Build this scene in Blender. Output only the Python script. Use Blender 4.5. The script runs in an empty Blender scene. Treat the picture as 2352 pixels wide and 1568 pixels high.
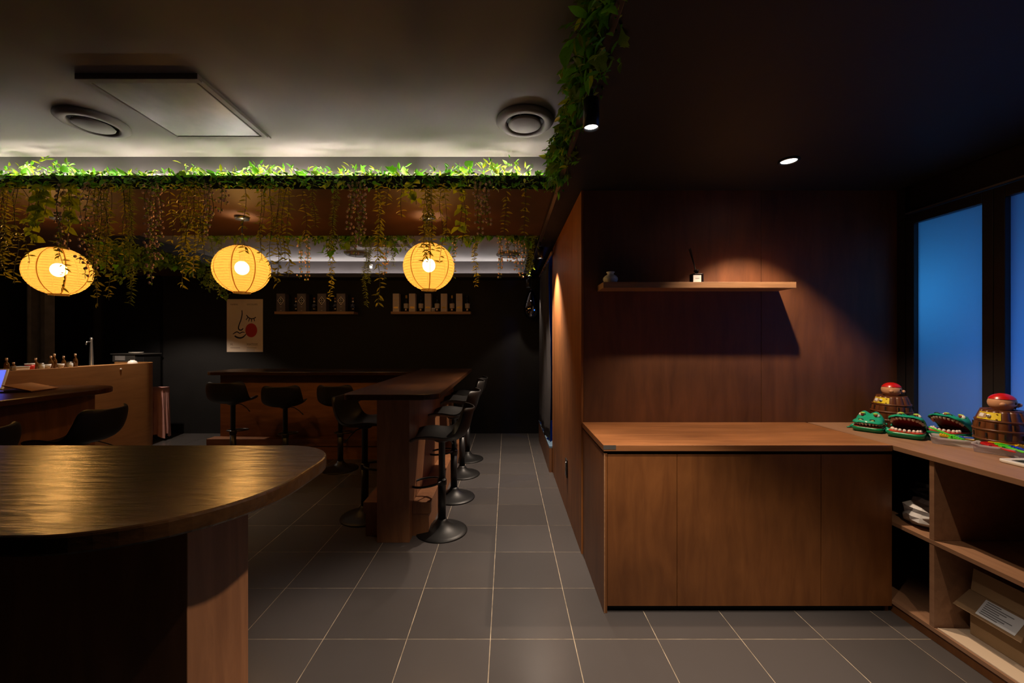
import bpy, math, random
from mathutils import Vector, Matrix
PI = math.pi
S = bpy.context.scene
COL = S.collection

# ------------------------------------------------------------------ camera
EYE = 1.4245
cam_d = bpy.data.cameras.new('camera')
cam_d.sensor_width = 36.0
cam_d.lens = 36.0 * 928.6 / 2352.0
cam_d.shift_x = 12.0 / 2352.0
cam_d.clip_start = 0.02
cam = bpy.data.objects.new('camera', cam_d)
cam.location = (0, 0, EYE)
cam.rotation_euler = (PI / 2, 0, 0)
COL.objects.link(cam)
S.camera = cam

# ------------------------------------------------------------------ world, exposure
w = bpy.data.worlds.new('night')
w.use_nodes = True
w.node_tree.nodes['Background'].inputs[0].default_value = (0.30, 0.36, 0.55, 1)
w.node_tree.nodes['Background'].inputs[1].default_value = 0.004
S.world = w
S.view_settings.view_transform = 'Standard'
S.view_settings.look = 'None'
S.view_settings.exposure = 0.0
S.view_settings.gamma = 1.0
S.view_settings.use_curve_mapping = False

P_SPOT = 130.0      # track spotlights over the aisle
P_DOWN = 118.0      # recessed downlight over the cabinet
P_LANT = 470.0     # radiance of the bulb in each paper lantern
E_COVE = 150.0      # cove LED strip radiance (front coffer)
E_COVE2 = 26.0     # cove LED strip radiance (rear coffer)

def lamp(name, kind, loc, power, color, parent=None, **kw):
    d = bpy.data.lights.new(name, kind)
    d.energy = power
    d.color = color
    for k, v in kw.items():
        setattr(d, k, v)
    o = bpy.data.objects.new(name, d)
    COL.objects.link(o)
    if parent:
        o.parent = parent
        loc = Vector(loc) - parent.location
    o.location = loc
    return o

# street light that shines on the frosted windows and the blue lit back room
lamp('street_light_teal', 'POINT', (3.02, 2.60, 1.72), 5.0, (0.05, 0.42, 1.0), shadow_soft_size=0.25)
lamp('street_light_blue', 'POINT', (3.25, 1.62, 1.20), 22.0, (0.06, 0.26, 1.0), shadow_soft_size=0.3)
lamp('back_room_light', 'POINT', (1.25, 5.05, 1.7), 13.0, (0.02, 0.16, 1.0), shadow_soft_size=0.15)

# ------------------------------------------------------------------ helpers
def tag(o, label=None, cat=None, group=None, kind=None):
    if label: o['label'] = label
    if cat: o['category'] = cat
    if group: o['group'] = group
    if kind: o['kind'] = kind
    return o

def thing(name, label, cat, loc=(0, 0, 0), rz=0.0, group=None):
    o = bpy.data.objects.new(name, None)
    o.empty_display_size = 0.1
    COL.objects.link(o)
    o.location = loc
    o.rotation_euler = (0, 0, rz)
    return tag(o, label, cat, group)

class G:
    """collects geometry; done() links it as one mesh object"""
    def __init__(s):
        s.v = []; s.f = []
    def add(s, v, f):
        n = len(s.v)
        s.v.extend([tuple(p) for p in v])
        s.f.extend([tuple(i + n for i in q) for q in f])
        return s
    def box(s, x0, x1, y0, y1, z0, z1):
        return s.add([(x0, y0, z0), (x1, y0, z0), (x1, y1, z0), (x0, y1, z0), (x0, y0, z1), (x1, y0, z1), (x1, y1, z1), (x0, y1, z1)],
                     [(0, 3, 2, 1), (4, 5, 6, 7), (0, 1, 5, 4), (1, 2, 6, 5), (2, 3, 7, 6), (3, 0, 4, 7)])
    def obox(s, c, h, m):
        c = Vector(c)
        v = [c + m @ Vector((sx * h[0], sy * h[1], sz * h[2])) for sx, sy, sz in
             ((-1, -1, -1), (1, -1, -1), (1, 1, -1), (-1, 1, -1), (-1, -1, 1), (1, -1, 1), (1, 1, 1), (-1, 1, 1))]
        return s.add(v, [(0, 3, 2, 1), (4, 5, 6, 7), (0, 1, 5, 4), (1, 2, 6, 5), (2, 3, 7, 6), (3, 0, 4, 7)])
    def lathe(s, prof, c=(0, 0, 0), seg=24, cap=True, sx=1.0, sy=1.0):
        v = []; f = []
        for r, z in prof:
            for k in range(seg):
                a = 2 * PI * k / seg
                v.append((c[0] + r * math.cos(a) * sx, c[1] + r * math.sin(a) * sy, c[2] + z))
        for i in range(len(prof) - 1):
            for k in range(seg):
                k2 = (k + 1) % seg
                f.append((i * seg + k, i * seg + k2, (i + 1) * seg + k2, (i + 1) * seg + k))
        if cap:
            f.append(tuple(reversed(range(seg))))
            f.append(tuple(range((len(prof) - 1) * seg, len(prof) * seg)))
        return s.add(v, f)
    def tube(s, pts, r, seg=8, closed=False):
        pts = [Vector(p) for p in pts]
        v = []; f = []
        n = len(pts)
        up = Vector((0, 0, 1))
        prev = None
        for i, p in enumerate(pts):
            a = pts[(i - 1) % n] if (closed or i > 0) else p
            b = pts[(i + 1) % n] if (closed or i < n - 1) else p
            t = (b - a).normalized()
            if prev is None:
                u = t.cross(up)
                if u.length < 1e-3: u = t.cross(Vector((1, 0, 0)))
            else:
                u = prev - t * prev.dot(t)
                if u.length < 1e-4: u = t.cross(up)
            u.normalize(); prev = u
            wv = t.cross(u)
            rr = r[i] if isinstance(r, (list, tuple)) else r
            for k in range(seg):
                an = 2 * PI * k / seg
                v.append(p + (u * math.cos(an) + wv * math.sin(an)) * rr)
        m = n if closed else n - 1
        for i in range(m):
            j = (i + 1) % n
            for k in range(seg):
                k2 = (k + 1) % seg
                f.append((i * seg + k, i * seg + k2, j * seg + k2, j * seg + k))
        if not closed:
            f.append(tuple(reversed(range(seg)))); f.append(tuple(range((n - 1) * seg, n * seg)))
        return s.add(v, f)
    def prism(s, poly, z0, z1):
        n = len(poly)
        v = [(x, y, z0) for x, y in poly] + [(x, y, z1) for x, y in poly]
        f = [tuple(reversed(range(n))), tuple(range(n, 2 * n))]
        for i in range(n):
            j = (i + 1) % n
            f.append((i, j, n + j, n + i))
        return s.add(v, f)
    def ball(s, c, rx, ry=None, rz=None, seg=16, rings=10):
        ry = ry or rx; rz = rz or rx
        v = [(c[0], c[1], c[2] - rz)]; f = []
        for i in range(1, rings):
            ph = -PI / 2 + PI * i / rings
            for k in range(seg):
                a = 2 * PI * k / seg
                v.append((c[0] + rx * math.cos(ph) * math.cos(a), c[1] + ry * math.cos(ph) * math.sin(a), c[2] + rz * math.sin(ph)))
        v.append((c[0], c[1], c[2] + rz))
        for k in range(seg):
            k2 = (k + 1) % seg
            f.append((0, 1 + k2, 1 + k))
            for i in range(rings - 2):
                a = 1 + i * seg
                f.append((a + k, a + k2, a + seg + k2, a + seg + k))
            a = 1 + (rings - 2) * seg
            f.append((a + k, a + k2, len(v) - 1))
        return s.add(v, f)
    def xf(s, m):
        s.v = [tuple(m @ Vector(p)) for p in s.v]
        return s
    def done(s, name, mat, parent=None, smooth=False, bevel=0.0, local=False, sub=0, solid=0.0, kind=None, bseg=2):
        off = Vector((0, 0, 0))
        if parent is not None and not local:
            q = parent
            while q is not None:
                off = off + q.location; q = q.parent
        me = bpy.data.meshes.new(name)
        me.from_pydata([tuple(Vector(p) - off) for p in s.v], [], s.f)
        me.update()
        if smooth:
            for p in me.polygons: p.use_smooth = True
        me.materials.append(MAT[mat] if isinstance(mat, str) else mat)
        o = bpy.data.objects.new(name, me)
        COL.objects.link(o)
        if parent is not None: o.parent = parent
        if solid:
            m = o.modifiers.new('thickness', 'SOLIDIFY'); m.thickness = solid; m.offset = 0
        if bevel:
            m = o.modifiers.new('edge', 'BEVEL'); m.width = bevel; m.segments = bseg; m.limit_method = 'ANGLE'; m.angle_limit = math.radians(40)
        if sub:
            m = o.modifiers.new('smooth', 'SUBSURF'); m.levels = sub; m.render_levels = sub
        if smooth == 'auto' or (smooth and bevel):
            pass
        if kind: o['kind'] = kind
        return o

def box(name, mat, parent, x0, x1, y0, y1, z0, z1, bevel=0.0, **k):
    return G().box(x0, x1, y0, y1, z0, z1).done(name, mat, parent, bevel=bevel, **k)

def copy_tree(o, parent=None):
    c = o.copy()
    COL.objects.link(c)
    c.parent = parent
    for ch in o.children:
        copy_tree(ch, c)
    return c

def single(o, label, cat, group=None):
    """move a world-space mesh so that its origin is at its base centre, and tag it"""
    me = o.data
    xs = [v.co.x for v in me.vertices]; ys = [v.co.y for v in me.vertices]; zs = [v.co.z for v in me.vertices]
    c = Vector(((min(xs) + max(xs)) / 2, (min(ys) + max(ys)) / 2, min(zs)))
    me.transform(Matrix.Translation(-c))
    o.location = c
    return tag(o, label, cat, group)

def text_geo(body, size, loc, rot, extrude=0.0004):
    cu = bpy.data.curves.new('lettering', 'FONT')
    cu.body = body; cu.size = size; cu.extrude = extrude
    cu.resolution_u = 2
    to = bpy.data.objects.new('lettering_tmp', cu)
    COL.objects.link(to)
    dg = bpy.context.evaluated_depsgraph_get()
    me = bpy.data.meshes.new_from_object(to.evaluated_get(dg))
    g = G()
    m = Matrix.Translation(loc) @ rot
    g.add([m @ v.co for v in me.vertices], [tuple(p.vertices) for p in me.polygons])
    bpy.data.objects.remove(to); bpy.data.curves.remove(cu); bpy.data.meshes.remove(me)
    return g

# ------------------------------------------------------------------ materials
MAT = {}
def nodes(name):
    m = bpy.data.materials.new(name); m.use_nodes = True
    nt = m.node_tree
    return m, nt, nt.nodes['Principled BSDF'], nt.nodes['Material Output']

def plain(name, col, rough=0.5, metal=0.0, spec=0.5, noise=0.0, scale=8.0, bump=0.0, bscale=60.0, coat=0.0, trans=0.0, alpha=1.0, emit=None, es=0.0):
    m, nt, b, out = nodes(name)
    b.inputs['Base Color'].default_value = (*col, 1)
    b.inputs['Roughness'].default_value = rough
    b.inputs['Metallic'].default_value = metal
    b.inputs['Specular IOR Level'].default_value = spec
    if coat: b.inputs['Coat Weight'].default_value = coat; b.inputs['Coat Roughness'].default_value = 0.08
    if trans: b.inputs['Transmission Weight'].default_value = trans
    if alpha < 1: b.inputs['Alpha'].default_value = alpha
    if emit:
        b.inputs['Emission Color'].default_value = (*emit, 1); b.inputs['Emission Strength'].default_value = es
    tc = nt.nodes.new('ShaderNodeTexCoord')
    if noise:
        n = nt.nodes.new('ShaderNodeTexNoise'); n.inputs['Scale'].default_value = scale; n.inputs['Detail'].default_value = 4
        nt.links.new(tc.outputs['Object'], n.inputs['Vector'])
        r = nt.nodes.new('ShaderNodeValToRGB')
        r.color_ramp.elements[0].position = 0.3; r.color_ramp.elements[1].position = 0.72
        r.color_ramp.elements[0].color = (*[c * (1 - noise) for c in col], 1)
        r.color_ramp.elements[1].color = (*[min(1, c * (1 + noise)) for c in col], 1)
        nt.links.new(n.outputs['Fac'], r.inputs['Fac']); nt.links.new(r.outputs['Color'], b.inputs['Base Color'])
    if bump:
        n2 = nt.nodes.new('ShaderNodeTexNoise'); n2.inputs['Scale'].default_value = bscale; n2.inputs['Detail'].default_value = 3
        nt.links.new(tc.outputs['Object'], n2.inputs['Vector'])
        bp = nt.nodes.new('ShaderNodeBump'); bp.inputs['Strength'].default_value = bump; bp.inputs['Distance'].default_value = 0.004
        nt.links.new(n2.outputs['Fac'], bp.inputs['Height']); nt.links.new(bp.outputs['Normal'], b.inputs['Normal'])
    MAT[name] = m
    return m

def wood(name, c1, c2, axis='X', rough=0.45, scale=1.0, bump=0.15, coat=0.0, stretch=14.0, rvar=0.0, blotch=0.35, wave=0.0, spec=0.5):
    """plywood / board: long grain streaks along one axis plus soft blotches"""
    m, nt, b, out = nodes(name)
    L = nt.links
    tc = nt.nodes.new('ShaderNodeTexCoord')
    mp = nt.nodes.new('ShaderNodeMapping')
    sc = {'X': (1, stretch, stretch), 'Y': (stretch, 1, stretch), 'Z': (stretch, stretch, 1)}[axis]
    mp.inputs['Scale'].default_value = [s * scale for s in sc]
    L.new(tc.outputs['Object'], mp.inputs['Vector'])
    n = nt.nodes.new('ShaderNodeTexNoise'); n.inputs['Scale'].default_value = 2.2; n.inputs['Detail'].default_value = 7; n.inputs['Roughness'].default_value = 0.62
    n.inputs['Distortion'].default_value = 0.6
    L.new(mp.outputs['Vector'], n.inputs['Vector'])
    n2 = nt.nodes.new('ShaderNodeTexNoise'); n2.inputs['Scale'].default_value = 1.7 * scale; n2.inputs['Detail'].default_value = 3
    L.new(tc.outputs['Object'], n2.inputs['Vector'])
    r = nt.nodes.new('ShaderNodeValToRGB')
    r.color_ramp.elements[0].position = 0.28; r.color_ramp.elements[1].position = 0.75
    r.color_ramp.elements[0].color = (*c1, 1); r.color_ramp.elements[1].color = (*c2, 1)
    L.new(n.outputs['Fac'], r.inputs['Fac'])
    mx = nt.nodes.new('ShaderNodeMix'); mx.data_type = 'RGBA'; mx.blend_type = 'MULTIPLY'; mx.inputs[0].default_value = 1.0
    r2 = nt.nodes.new('ShaderNodeValToRGB')
    r2.color_ramp.elements[0].position = 0.3; r2.color_ramp.elements[1].position = 0.7
    r2.color_ramp.elements[0].color = (1 - blotch, 1 - blotch, 1 - blotch, 1); r2.color_ramp.elements[1].color = (1, 1, 1, 1)
    L.new(n2.outputs['Fac'], r2.inputs['Fac'])
    L.new(r.outputs['Color'], mx.inputs[6]); L.new(r2.outputs['Color'], mx.inputs[7])
    L.new(mx.outputs[2], b.inputs['Base Color'])
    b.inputs['Roughness'].default_value = rough
    b.inputs['Specular IOR Level'].default_value = spec
    if rvar:
        mr = nt.nodes.new('ShaderNodeMapRange'); mr.inputs[3].default_value = rough - rvar; mr.inputs[4].default_value = rough + rvar
        L.new(n.outputs['Fac'], mr.inputs[0]); L.new(mr.outputs[0], b.inputs['Roughness'])
    if coat: b.inputs['Coat Weight'].default_value = coat; b.inputs['Coat Roughness'].default_value = 0.12
    bp = nt.nodes.new('ShaderNodeBump'); bp.inputs['Strength'].default_value = bump; bp.inputs['Distance'].default_value = 0.003
    h = n.outputs['Fac']
    if wave:
        mp2 = nt.nodes.new('ShaderNodeMapping')
        mp2.inputs['Scale'].default_value = {'X': (3, 11, 11), 'Y': (11, 3, 11), 'Z': (11, 11, 3)}[axis]
        L.new(tc.outputs['Object'], mp2.inputs['Vector'])
        n3 = nt.nodes.new('ShaderNodeTexNoise'); n3.inputs['Scale'].default_value = 3.0; n3.inputs['Detail'].default_value = 3
        L.new(mp2.outputs['Vector'], n3.inputs['Vector'])
        ad = nt.nodes.new('ShaderNodeMath'); ad.operation = 'MULTIPLY_ADD'; ad.inputs[1].default_value = wave
        L.new(n3.outputs['Fac'], ad.inputs[0]); L.new(n.outputs['Fac'], ad.inputs[2])
        h = ad.outputs[0]
    L.new(h, bp.inputs['Height']); L.new(bp.outputs['Normal'], b.inputs['Normal'])
    if coat: L.new(bp.outputs['Normal'], b.inputs['Coat Normal'])
    MAT[name] = m
    return m

def foliage(name, c, tr=0.35, rough=0.4):
    m, nt, b, out = nodes(name)
    L = nt.links
    g = nt.nodes.new('ShaderNodeNewGeometry')
    tc = nt.nodes.new('ShaderNodeTexCoord')
    n = nt.nodes.new('ShaderNodeTexNoise'); n.inputs['Scale'].default_value = 9; n.inputs['Detail'].default_value = 2
    L.new(tc.outputs['Object'], n.inputs['Vector'])
    ad = nt.nodes.new('ShaderNodeMath'); ad.operation = 'MULTIPLY_ADD'; ad.inputs[1].default_value = 0.55
    L.new(g.outputs['Random Per Island'], ad.inputs[0]); L.new(n.outputs['Fac'], ad.inputs[2])
    r = nt.nodes.new('ShaderNodeValToRGB')
    r.color_ramp.elements[0].position = 0.3; r.color_ramp.elements[1].position = 1.1 if False else 1.0
    r.color_ramp.elements[0].color = (c[0] * .45, c[1] * .55, c[2] * .6, 1); r.color_ramp.elements[1].color = (c[0] * 1.7, c[1] * 1.35, c[2] * 1.1, 1)
    L.new(ad.outputs[0], r.inputs['Fac'])
    L.new(r.outputs['Color'], b.inputs['Base Color'])
    b.inputs['Roughness'].default_value = rough
    t = nt.nodes.new('ShaderNodeBsdfTranslucent'); L.new(r.outputs['Color'], t.inputs['Color'])
    mx = nt.nodes.new('ShaderNodeMixShader'); mx.inputs[0].default_value = tr
    L.new(b.outputs[0], mx.inputs[1]); L.new(t.outputs[0], mx.inputs[2]); L.new(mx.outputs[0], out.inputs['Surface'])
    MAT[name] = m
    return m

def emitter(name, col, strength):
    m, nt, b, out = nodes(name)
    b.inputs['Base Color'].default_value = (0, 0, 0, 1)
    b.inputs['Emission Color'].default_value = (*col, 1)
    b.inputs['Emission Strength'].default_value = strength
    MAT[name] = m

def sheer(name, tint, tcol, f_transparent, f_gloss=0.0, f_diff=0.25):
    """paper or frosted sheet: translucent with some see-through"""
    m, nt, b, out = nodes(name)
    L = nt.links
    t = nt.nodes.new('ShaderNodeBsdfTranslucent'); t.inputs['Color'].default_value = (*tint, 1)
    d = nt.nodes.new('ShaderNodeBsdfDiffuse'); d.inputs['Color'].default_value = (*tint, 1)
    m0 = nt.nodes.new('ShaderNodeMixShader'); m0.inputs[0].default_value = f_diff
    L.new(t.outputs[0], m0.inputs[1]); L.new(d.outputs[0], m0.inputs[2])
    tr = nt.nodes.new('ShaderNodeBsdfTransparent'); tr.inputs['Color'].default_value = (*tcol, 1)
    m1 = nt.nodes.new('ShaderNodeMixShader'); m1.inputs[0].default_value = f_transparent
    L.new(m0.outputs[0], m1.inputs[1]); L.new(tr.outputs[0], m1.inputs[2])
    o = m1.outputs[0]
    if f_gloss:
        gl = nt.nodes.new('ShaderNodeBsdfGlossy'); gl.inputs['Roughness'].default_value = 0.2
        m2 = nt.nodes.new('ShaderNodeMixShader'); m2.inputs[0].default_value = f_gloss
        L.new(o, m2.inputs[1]); L.new(gl.outputs[0], m2.inputs[2]); o = m2.outputs[0]
    L.new(o, out.inputs['Surface'])
    MAT[name] = m

# walls, floor, ceiling
plain('black_wall', (0.0075, 0.0072, 0.0078), 0.7, spec=0.3, noise=0.2, scale=3, bump=0.25, bscale=40)
plain('black_gloss', (0.008, 0.008, 0.009), 0.12, spec=0.5, noise=0.2)
plain('black_ceiling', (0.007, 0.0055, 0.005), 0.6, noise=0.25, scale=2)
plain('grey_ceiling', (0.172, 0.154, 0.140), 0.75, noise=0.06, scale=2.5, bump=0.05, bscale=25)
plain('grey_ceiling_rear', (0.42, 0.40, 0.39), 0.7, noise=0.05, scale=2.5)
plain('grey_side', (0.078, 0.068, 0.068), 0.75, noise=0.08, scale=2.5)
plain('grout', (0.36, 0.30, 0.22), 0.9, noise=0.45, scale=14)
plain('brown_soffit', (0.046, 0.017, 0.0045), 0.6, spec=0.3, noise=0.3, scale=3)
plain('black_metal', (0.012, 0.012, 0.013), 0.38, metal=0.0, spec=0.5)
plain('black_frame', (0.016, 0.015, 0.017), 0.35)
plain('rail_metal', (0.03, 0.022, 0.018), 0.35)
plain('matte_black', (0.006, 0.006, 0.006), 0.8)
plain('alu_blue', (0.45, 0.45, 0.48), 0.3, metal=0.9)
plain('steel', (0.42, 0.40, 0.38), 0.28, metal=0.9, noise=0.1)
plain('post_grey', (0.20, 0.19, 0.19), 0.5, noise=0.2)
# floor tile with a slight difference from tile to tile
m, nt, b, out = nodes('floor_tile')
oi = nt.nodes.new('ShaderNodeObjectInfo'); tcn = nt.nodes.new('ShaderNodeTexCoord')
ns = nt.nodes.new('ShaderNodeTexNoise'); ns.inputs['Scale'].default_value = 5; ns.inputs['Detail'].default_value = 5
va = nt.nodes.new('ShaderNodeVectorMath'); va.operation = 'MULTIPLY_ADD'; va.inputs[1].default_value = (7.3, 5.1, 3.7)
nt.links.new(oi.outputs['Location'], va.inputs[0]); nt.links.new(tcn.outputs['Object'], va.inputs[2])
nt.links.new(va.outputs[0], ns.inputs['Vector'])
ma = nt.nodes.new('ShaderNodeMath'); ma.operation = 'MULTIPLY_ADD'; ma.inputs[1].default_value = 0.5
nt.links.new(ns.outputs['Fac'], ma.inputs[0]); nt.links.new(oi.outputs['Random'], ma.inputs[2])
rp = nt.nodes.new('ShaderNodeValToRGB')
rp.color_ramp.elements[0].color = (0.060, 0.055, 0.055, 1); rp.color_ramp.elements[1].color = (0.075, 0.069, 0.069, 1)
nt.links.new(ma.outputs[0], rp.inputs['Fac']); nt.links.new(rp.outputs['Color'], b.inputs['Base Color'])
b.inputs['Roughness'].default_value = 0.24; b.inputs['Specular IOR Level'].default_value = 0.45
nr = nt.nodes.new('ShaderNodeTexNoise'); nr.inputs['Scale'].default_value = 3; nr.inputs['Detail'].default_value = 6
nt.links.new(va.outputs[0], nr.inputs['Vector'])
mr = nt.nodes.new('ShaderNodeMapRange'); mr.inputs[3].default_value = 0.21; mr.inputs[4].default_value = 0.29
nt.links.new(nr.outputs['Fac'], mr.inputs[0]); nt.links.new(mr.outputs[0], b.inputs['Roughness'])
MAT['floor_tile'] = m
# timber
wood('ply_orange', (0.17, 0.054, 0.009), (0.38, 0.138, 0.030), 'Z', 0.5, 1.0, 0.12, stretch=10)
wood('ply_wall', (0.105, 0.036, 0.013), (0.215, 0.078, 0.028), 'Z', 0.55, 0.8, 0.08, stretch=7, blotch=0.5)
wood('ply_cab', (0.14, 0.048, 0.013), (0.24, 0.090, 0.024), 'Z', 0.42, 1.1, 0.06, stretch=6, blotch=0.35)
wood('ply_top', (0.21, 0.082, 0.028), (0.39, 0.162, 0.060), 'X', 0.4, 1.0, 0.08, stretch=9)
wood('ply_bench', (0.24, 0.125, 0.07), (0.36, 0.20, 0.115), 'Y', 0.5, 1.0, 0.08, stretch=10, blotch=0.2)
wood('shelf_oak', (0.24, 0.12, 0.055), (0.40, 0.22, 0.11), 'X', 0.5, 2.0, 0.12, stretch=16, blotch=0.2)
wood('bar_top', (0.022, 0.009, 0.003), (0.055, 0.024, 0.008), 'X', 0.27, 1.5, 0.42, stretch=9, wave=1.6, spec=0.5)
wood('bar_top_y', (0.034, 0.012, 0.0045), (0.085, 0.033, 0.011), 'Y', 0.32, 1.5, 0.35, stretch=9, wave=1.0, spec=0.34)
wood('bar_core', (0.17, 0.066, 0.026), (0.31, 0.135, 0.056), 'Z', 0.5, 1.0, 0.08, stretch=7, blotch=0.3)
wood('counter_ply', (0.30, 0.135, 0.045), (0.42, 0.20, 0.068), 'Y', 0.5, 1.0, 0.06, stretch=8, blotch=0.2)
# fittings
plain('stool_shell', (0.010, 0.009, 0.0085), 0.48, spec=0.35, bump=0.1, bscale=300)
plain('stool_base', (0.008, 0.0078, 0.0082), 0.45, spec=0.35)
plain('chrome_dark', (0.20, 0.18, 0.18), 0.03, metal=1.0)
plain('curtain_cloth', (0.026, 0.022, 0.024), 0.9, noise=0.15)
plain('step_blue', (0.10, 0.16, 0.22), 0.4)
plain('white_plastic', (0.75, 0.73, 0.72), 0.35)
plain('cord_black', (0.01, 0.01, 0.01), 0.6)
plain('wire', (0.05, 0.022, 0.004), 0.8, spec=0.0)
plain('cream_paper', (0.72, 0.60, 0.48), 0.6, noise=0.06, scale=3)
plain('poster_red', (0.42, 0.025, 0.012), 0.6)
plain('poster_ink', (0.012, 0.012, 0.03), 0.6)
plain('poster_text', (0.16, 0.11, 0.085), 0.6)
plain('tape', (0.6, 0.52, 0.44), 0.2)
plain('box_dark', (0.085, 0.068, 0.080), 0.45)
plain('box_silver', (0.80, 0.72, 0.62), 0.45)
plain('box_line', (0.24, 0.21, 0.24), 0.4)
plain('bottle_dark', (0.012, 0.008, 0.008), 0.08, spec=0.6)
plain('cork', (0.30, 0.13, 0.06), 0.6)
plain('box_taupe', (0.48, 0.39, 0.31), 0.6)
plain('box_taupe_side', (0.03, 0.024, 0.02), 0.6)
plain('gold', (0.60, 0.38, 0.05), 0.3, metal=0.5)
plain('label_cream', (0.42, 0.37, 0.31), 0.6)
plain('label_tan', (0.62, 0.42, 0.26), 0.6)
plain('vase_white', (0.74, 0.82, 0.90), 0.25, noise=0.25, scale=30)
plain('white_label', (0.70, 0.70, 0.72), 0.5)
plain('reed', (0.03, 0.022, 0.018), 0.7)
plain('pink_cloth', (0.52, 0.27, 0.25), 0.85, noise=0.12, scale=6)
plain('ceramic', (0.72, 0.70, 0.66), 0.2)
plain('red_tin', (0.55, 0.03, 0.02), 0.4)
plain('amber', (0.10, 0.045, 0.012), 0.15)
plain('clear', (0.55, 0.58, 0.58), 0.1)
plain('menu_wood', (0.20, 0.09, 0.035), 0.4, noise=0.2)
emitter('tablet_screen', (0.10, 0.13, 1.0), 1.6)
plain('cardboard', (0.33, 0.215, 0.11), 0.8, noise=0.12, scale=4)
plain('cardboard_dark', (0.25, 0.16, 0.085), 0.8, noise=0.12, scale=4)
plain('cream_board', (0.62, 0.50, 0.38), 0.6)
plain('label_grey', (0.62, 0.66, 0.72), 0.5)
plain('print_grey', (0.14, 0.15, 0.17), 0.6)
plain('bag_white', (0.68, 0.69, 0.72), 0.5, noise=0.15, scale=12)
plain('bag_black', (0.025, 0.023, 0.024), 0.35)
# toys
plain('croc_green', (0.012, 0.33, 0.19), 0.3, spec=0.5)
plain('croc_dark', (0.004, 0.20, 0.075), 0.3)
plain('croc_gum', (0.62, 0.06, 0.03), 0.4)
plain('croc_mouth', (0.13, 0.008, 0.006), 0.5)
plain('tooth', (0.80, 0.72, 0.66), 0.3)
plain('tooth_up', (0.50, 0.42, 0.35), 0.4)
plain('eye_white', (0.80, 0.80, 0.78), 0.3)
plain('eye_red', (0.22, 0.02, 0.015), 0.3)
plain('yellow_green', (0.42, 0.55, 0.06), 0.4)
plain('black_ink', (0.01, 0.01, 0.01), 0.5)
plain('barrel_brown', (0.115, 0.035, 0.010), 0.38, noise=0.15, scale=20)
plain('slot_black', (0.006, 0.003, 0.002), 0.7)
plain('cap_red', (0.50, 0.008, 0.006), 0.28)
plain('skin', (0.58, 0.30, 0.16), 0.4)
plain('label_yellow', (0.72, 0.56, 0.015), 0.4)
plain('map_tan', (0.40, 0.26, 0.14), 0.5)
plain('sword_green', (0.10, 0.75, 0.03), 0.35)
plain('sword_blue', (0.012, 0.06, 0.62), 0.35)
plain('sword_yellow', (0.80, 0.47, 0.01), 0.35)
plain('sword_red', (0.62, 0.015, 0.015), 0.35)
sheer('tray_plastic', (0.80, 0.76, 0.78), (0.85, 0.85, 0.87), 0.25, 0.05, 0.5)
sheer('lantern_paper', (0.092, 0.049, 0.0100), (1.0, 0.68, 0.30), 0.22)
sheer('lantern_seam', (0.058, 0.028, 0.005), (0.9, 0.55, 0.2), 0.10)
sheer('frosted_glass', (0.72, 0.78, 0.80), (0.5, 0.5, 0.5), 0.0, 0.03, 0.06)
emitter('bulb_glow', (1.0, 0.72, 0.42), P_LANT)
emitter('spot_face', (1.0, 0.97, 0.95), 9.0)
emitter('cove_led', (1.0, 0.86, 0.80), E_COVE)
emitter('cove_led_rear', (1.0, 0.92, 0.88), E_COVE2)
emitter('sensor_glow', (1.0, 0.95, 0.9), 2.0)
# plants
foliage('leaf_lime', (0.36, 0.52, 0.02), 0.45)
foliage('leaf_green', (0.12, 0.44, 0.025), 0.42)
foliage('leaf_ivy', (0.14, 0.29, 0.03), 0.42)
foliage('leaf_blue', (0.16, 0.26, 0.17))
foliage('leaf_willow', (0.38, 0.42, 0.03), 0.3)
foliage('leaf_fern', (0.22, 0.34, 0.025), 0.3)
plain('berry', (0.80, 0.53, 0.38), 0.5, noise=0.2, scale=30)
plain('stem', (0.06, 0.07, 0.015), 0.6)
plain('petal', (0.75, 0.68, 0.60), 0.5)

# ------------------------------------------------------------------ the setting
ZL = 2.437                       # low ceiling
Z1 = 2.712                       # raised ceiling over the camera
Z2 = 2.633                       # raised ceiling at the back
XL, XR = -7.4, 2.62
YB, YF = -2.2, 6.27

fl = box('floor', 'grout', None, XL, XR, YB, YF, -0.06, -0.0012)
tag(fl, kind='structure')
T = 0.4; X0 = -0.0784; Y0 = 1.9367
mesh_cache = {}
cells = []
for i in range(-20, 8):
    for j in range(-12, 12):
        x0 = max(X0 + i * T + .0021, XL); x1 = min(X0 + (i + 1) * T - .0021, XR)
        y0 = max(Y0 + j * T + .0021, YB); y1 = min(Y0 + (j + 1) * T - .0021, YF)
        if x1 - x0 < .03 or y1 - y0 < .03: continue
        cx, cy = (x0 + x1) / 2, (y0 + y1) / 2
        if cx > 0.53 and cy > 2.73: continue
        vis = 0 if (cy < 1.3 or abs(cx) > cy * 1.35 + .3) else 1.0 / (cx * cx + cy * cy + 1)
        if cx < -1.0 and cy < 4.2: vis *= 0.3
        cells.append((vis, x0, x1, y0, y1))
cells.sort(key=lambda c: -c[0])
rnd = random.Random(4)
for vis, x0, x1, y0, y1 in cells[:290]:
    key = (round(x1 - x0, 3), round(y1 - y0, 3))
    if key not in mesh_cache:
        o = box('tile', 'floor_tile', fl, -key[0] / 2, key[0] / 2, -key[1] / 2, key[1] / 2, -0.012, 0.0)
        mesh_cache[key] = o.data
    else:
        o = bpy.data.objects.new('tile', mesh_cache[key]); COL.objects.link(o); o.parent = fl
    o.location = ((x0 + x1) / 2, (y0 + y1) / 2, rnd.uniform(-.0004, .0002))
g = G()
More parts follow.
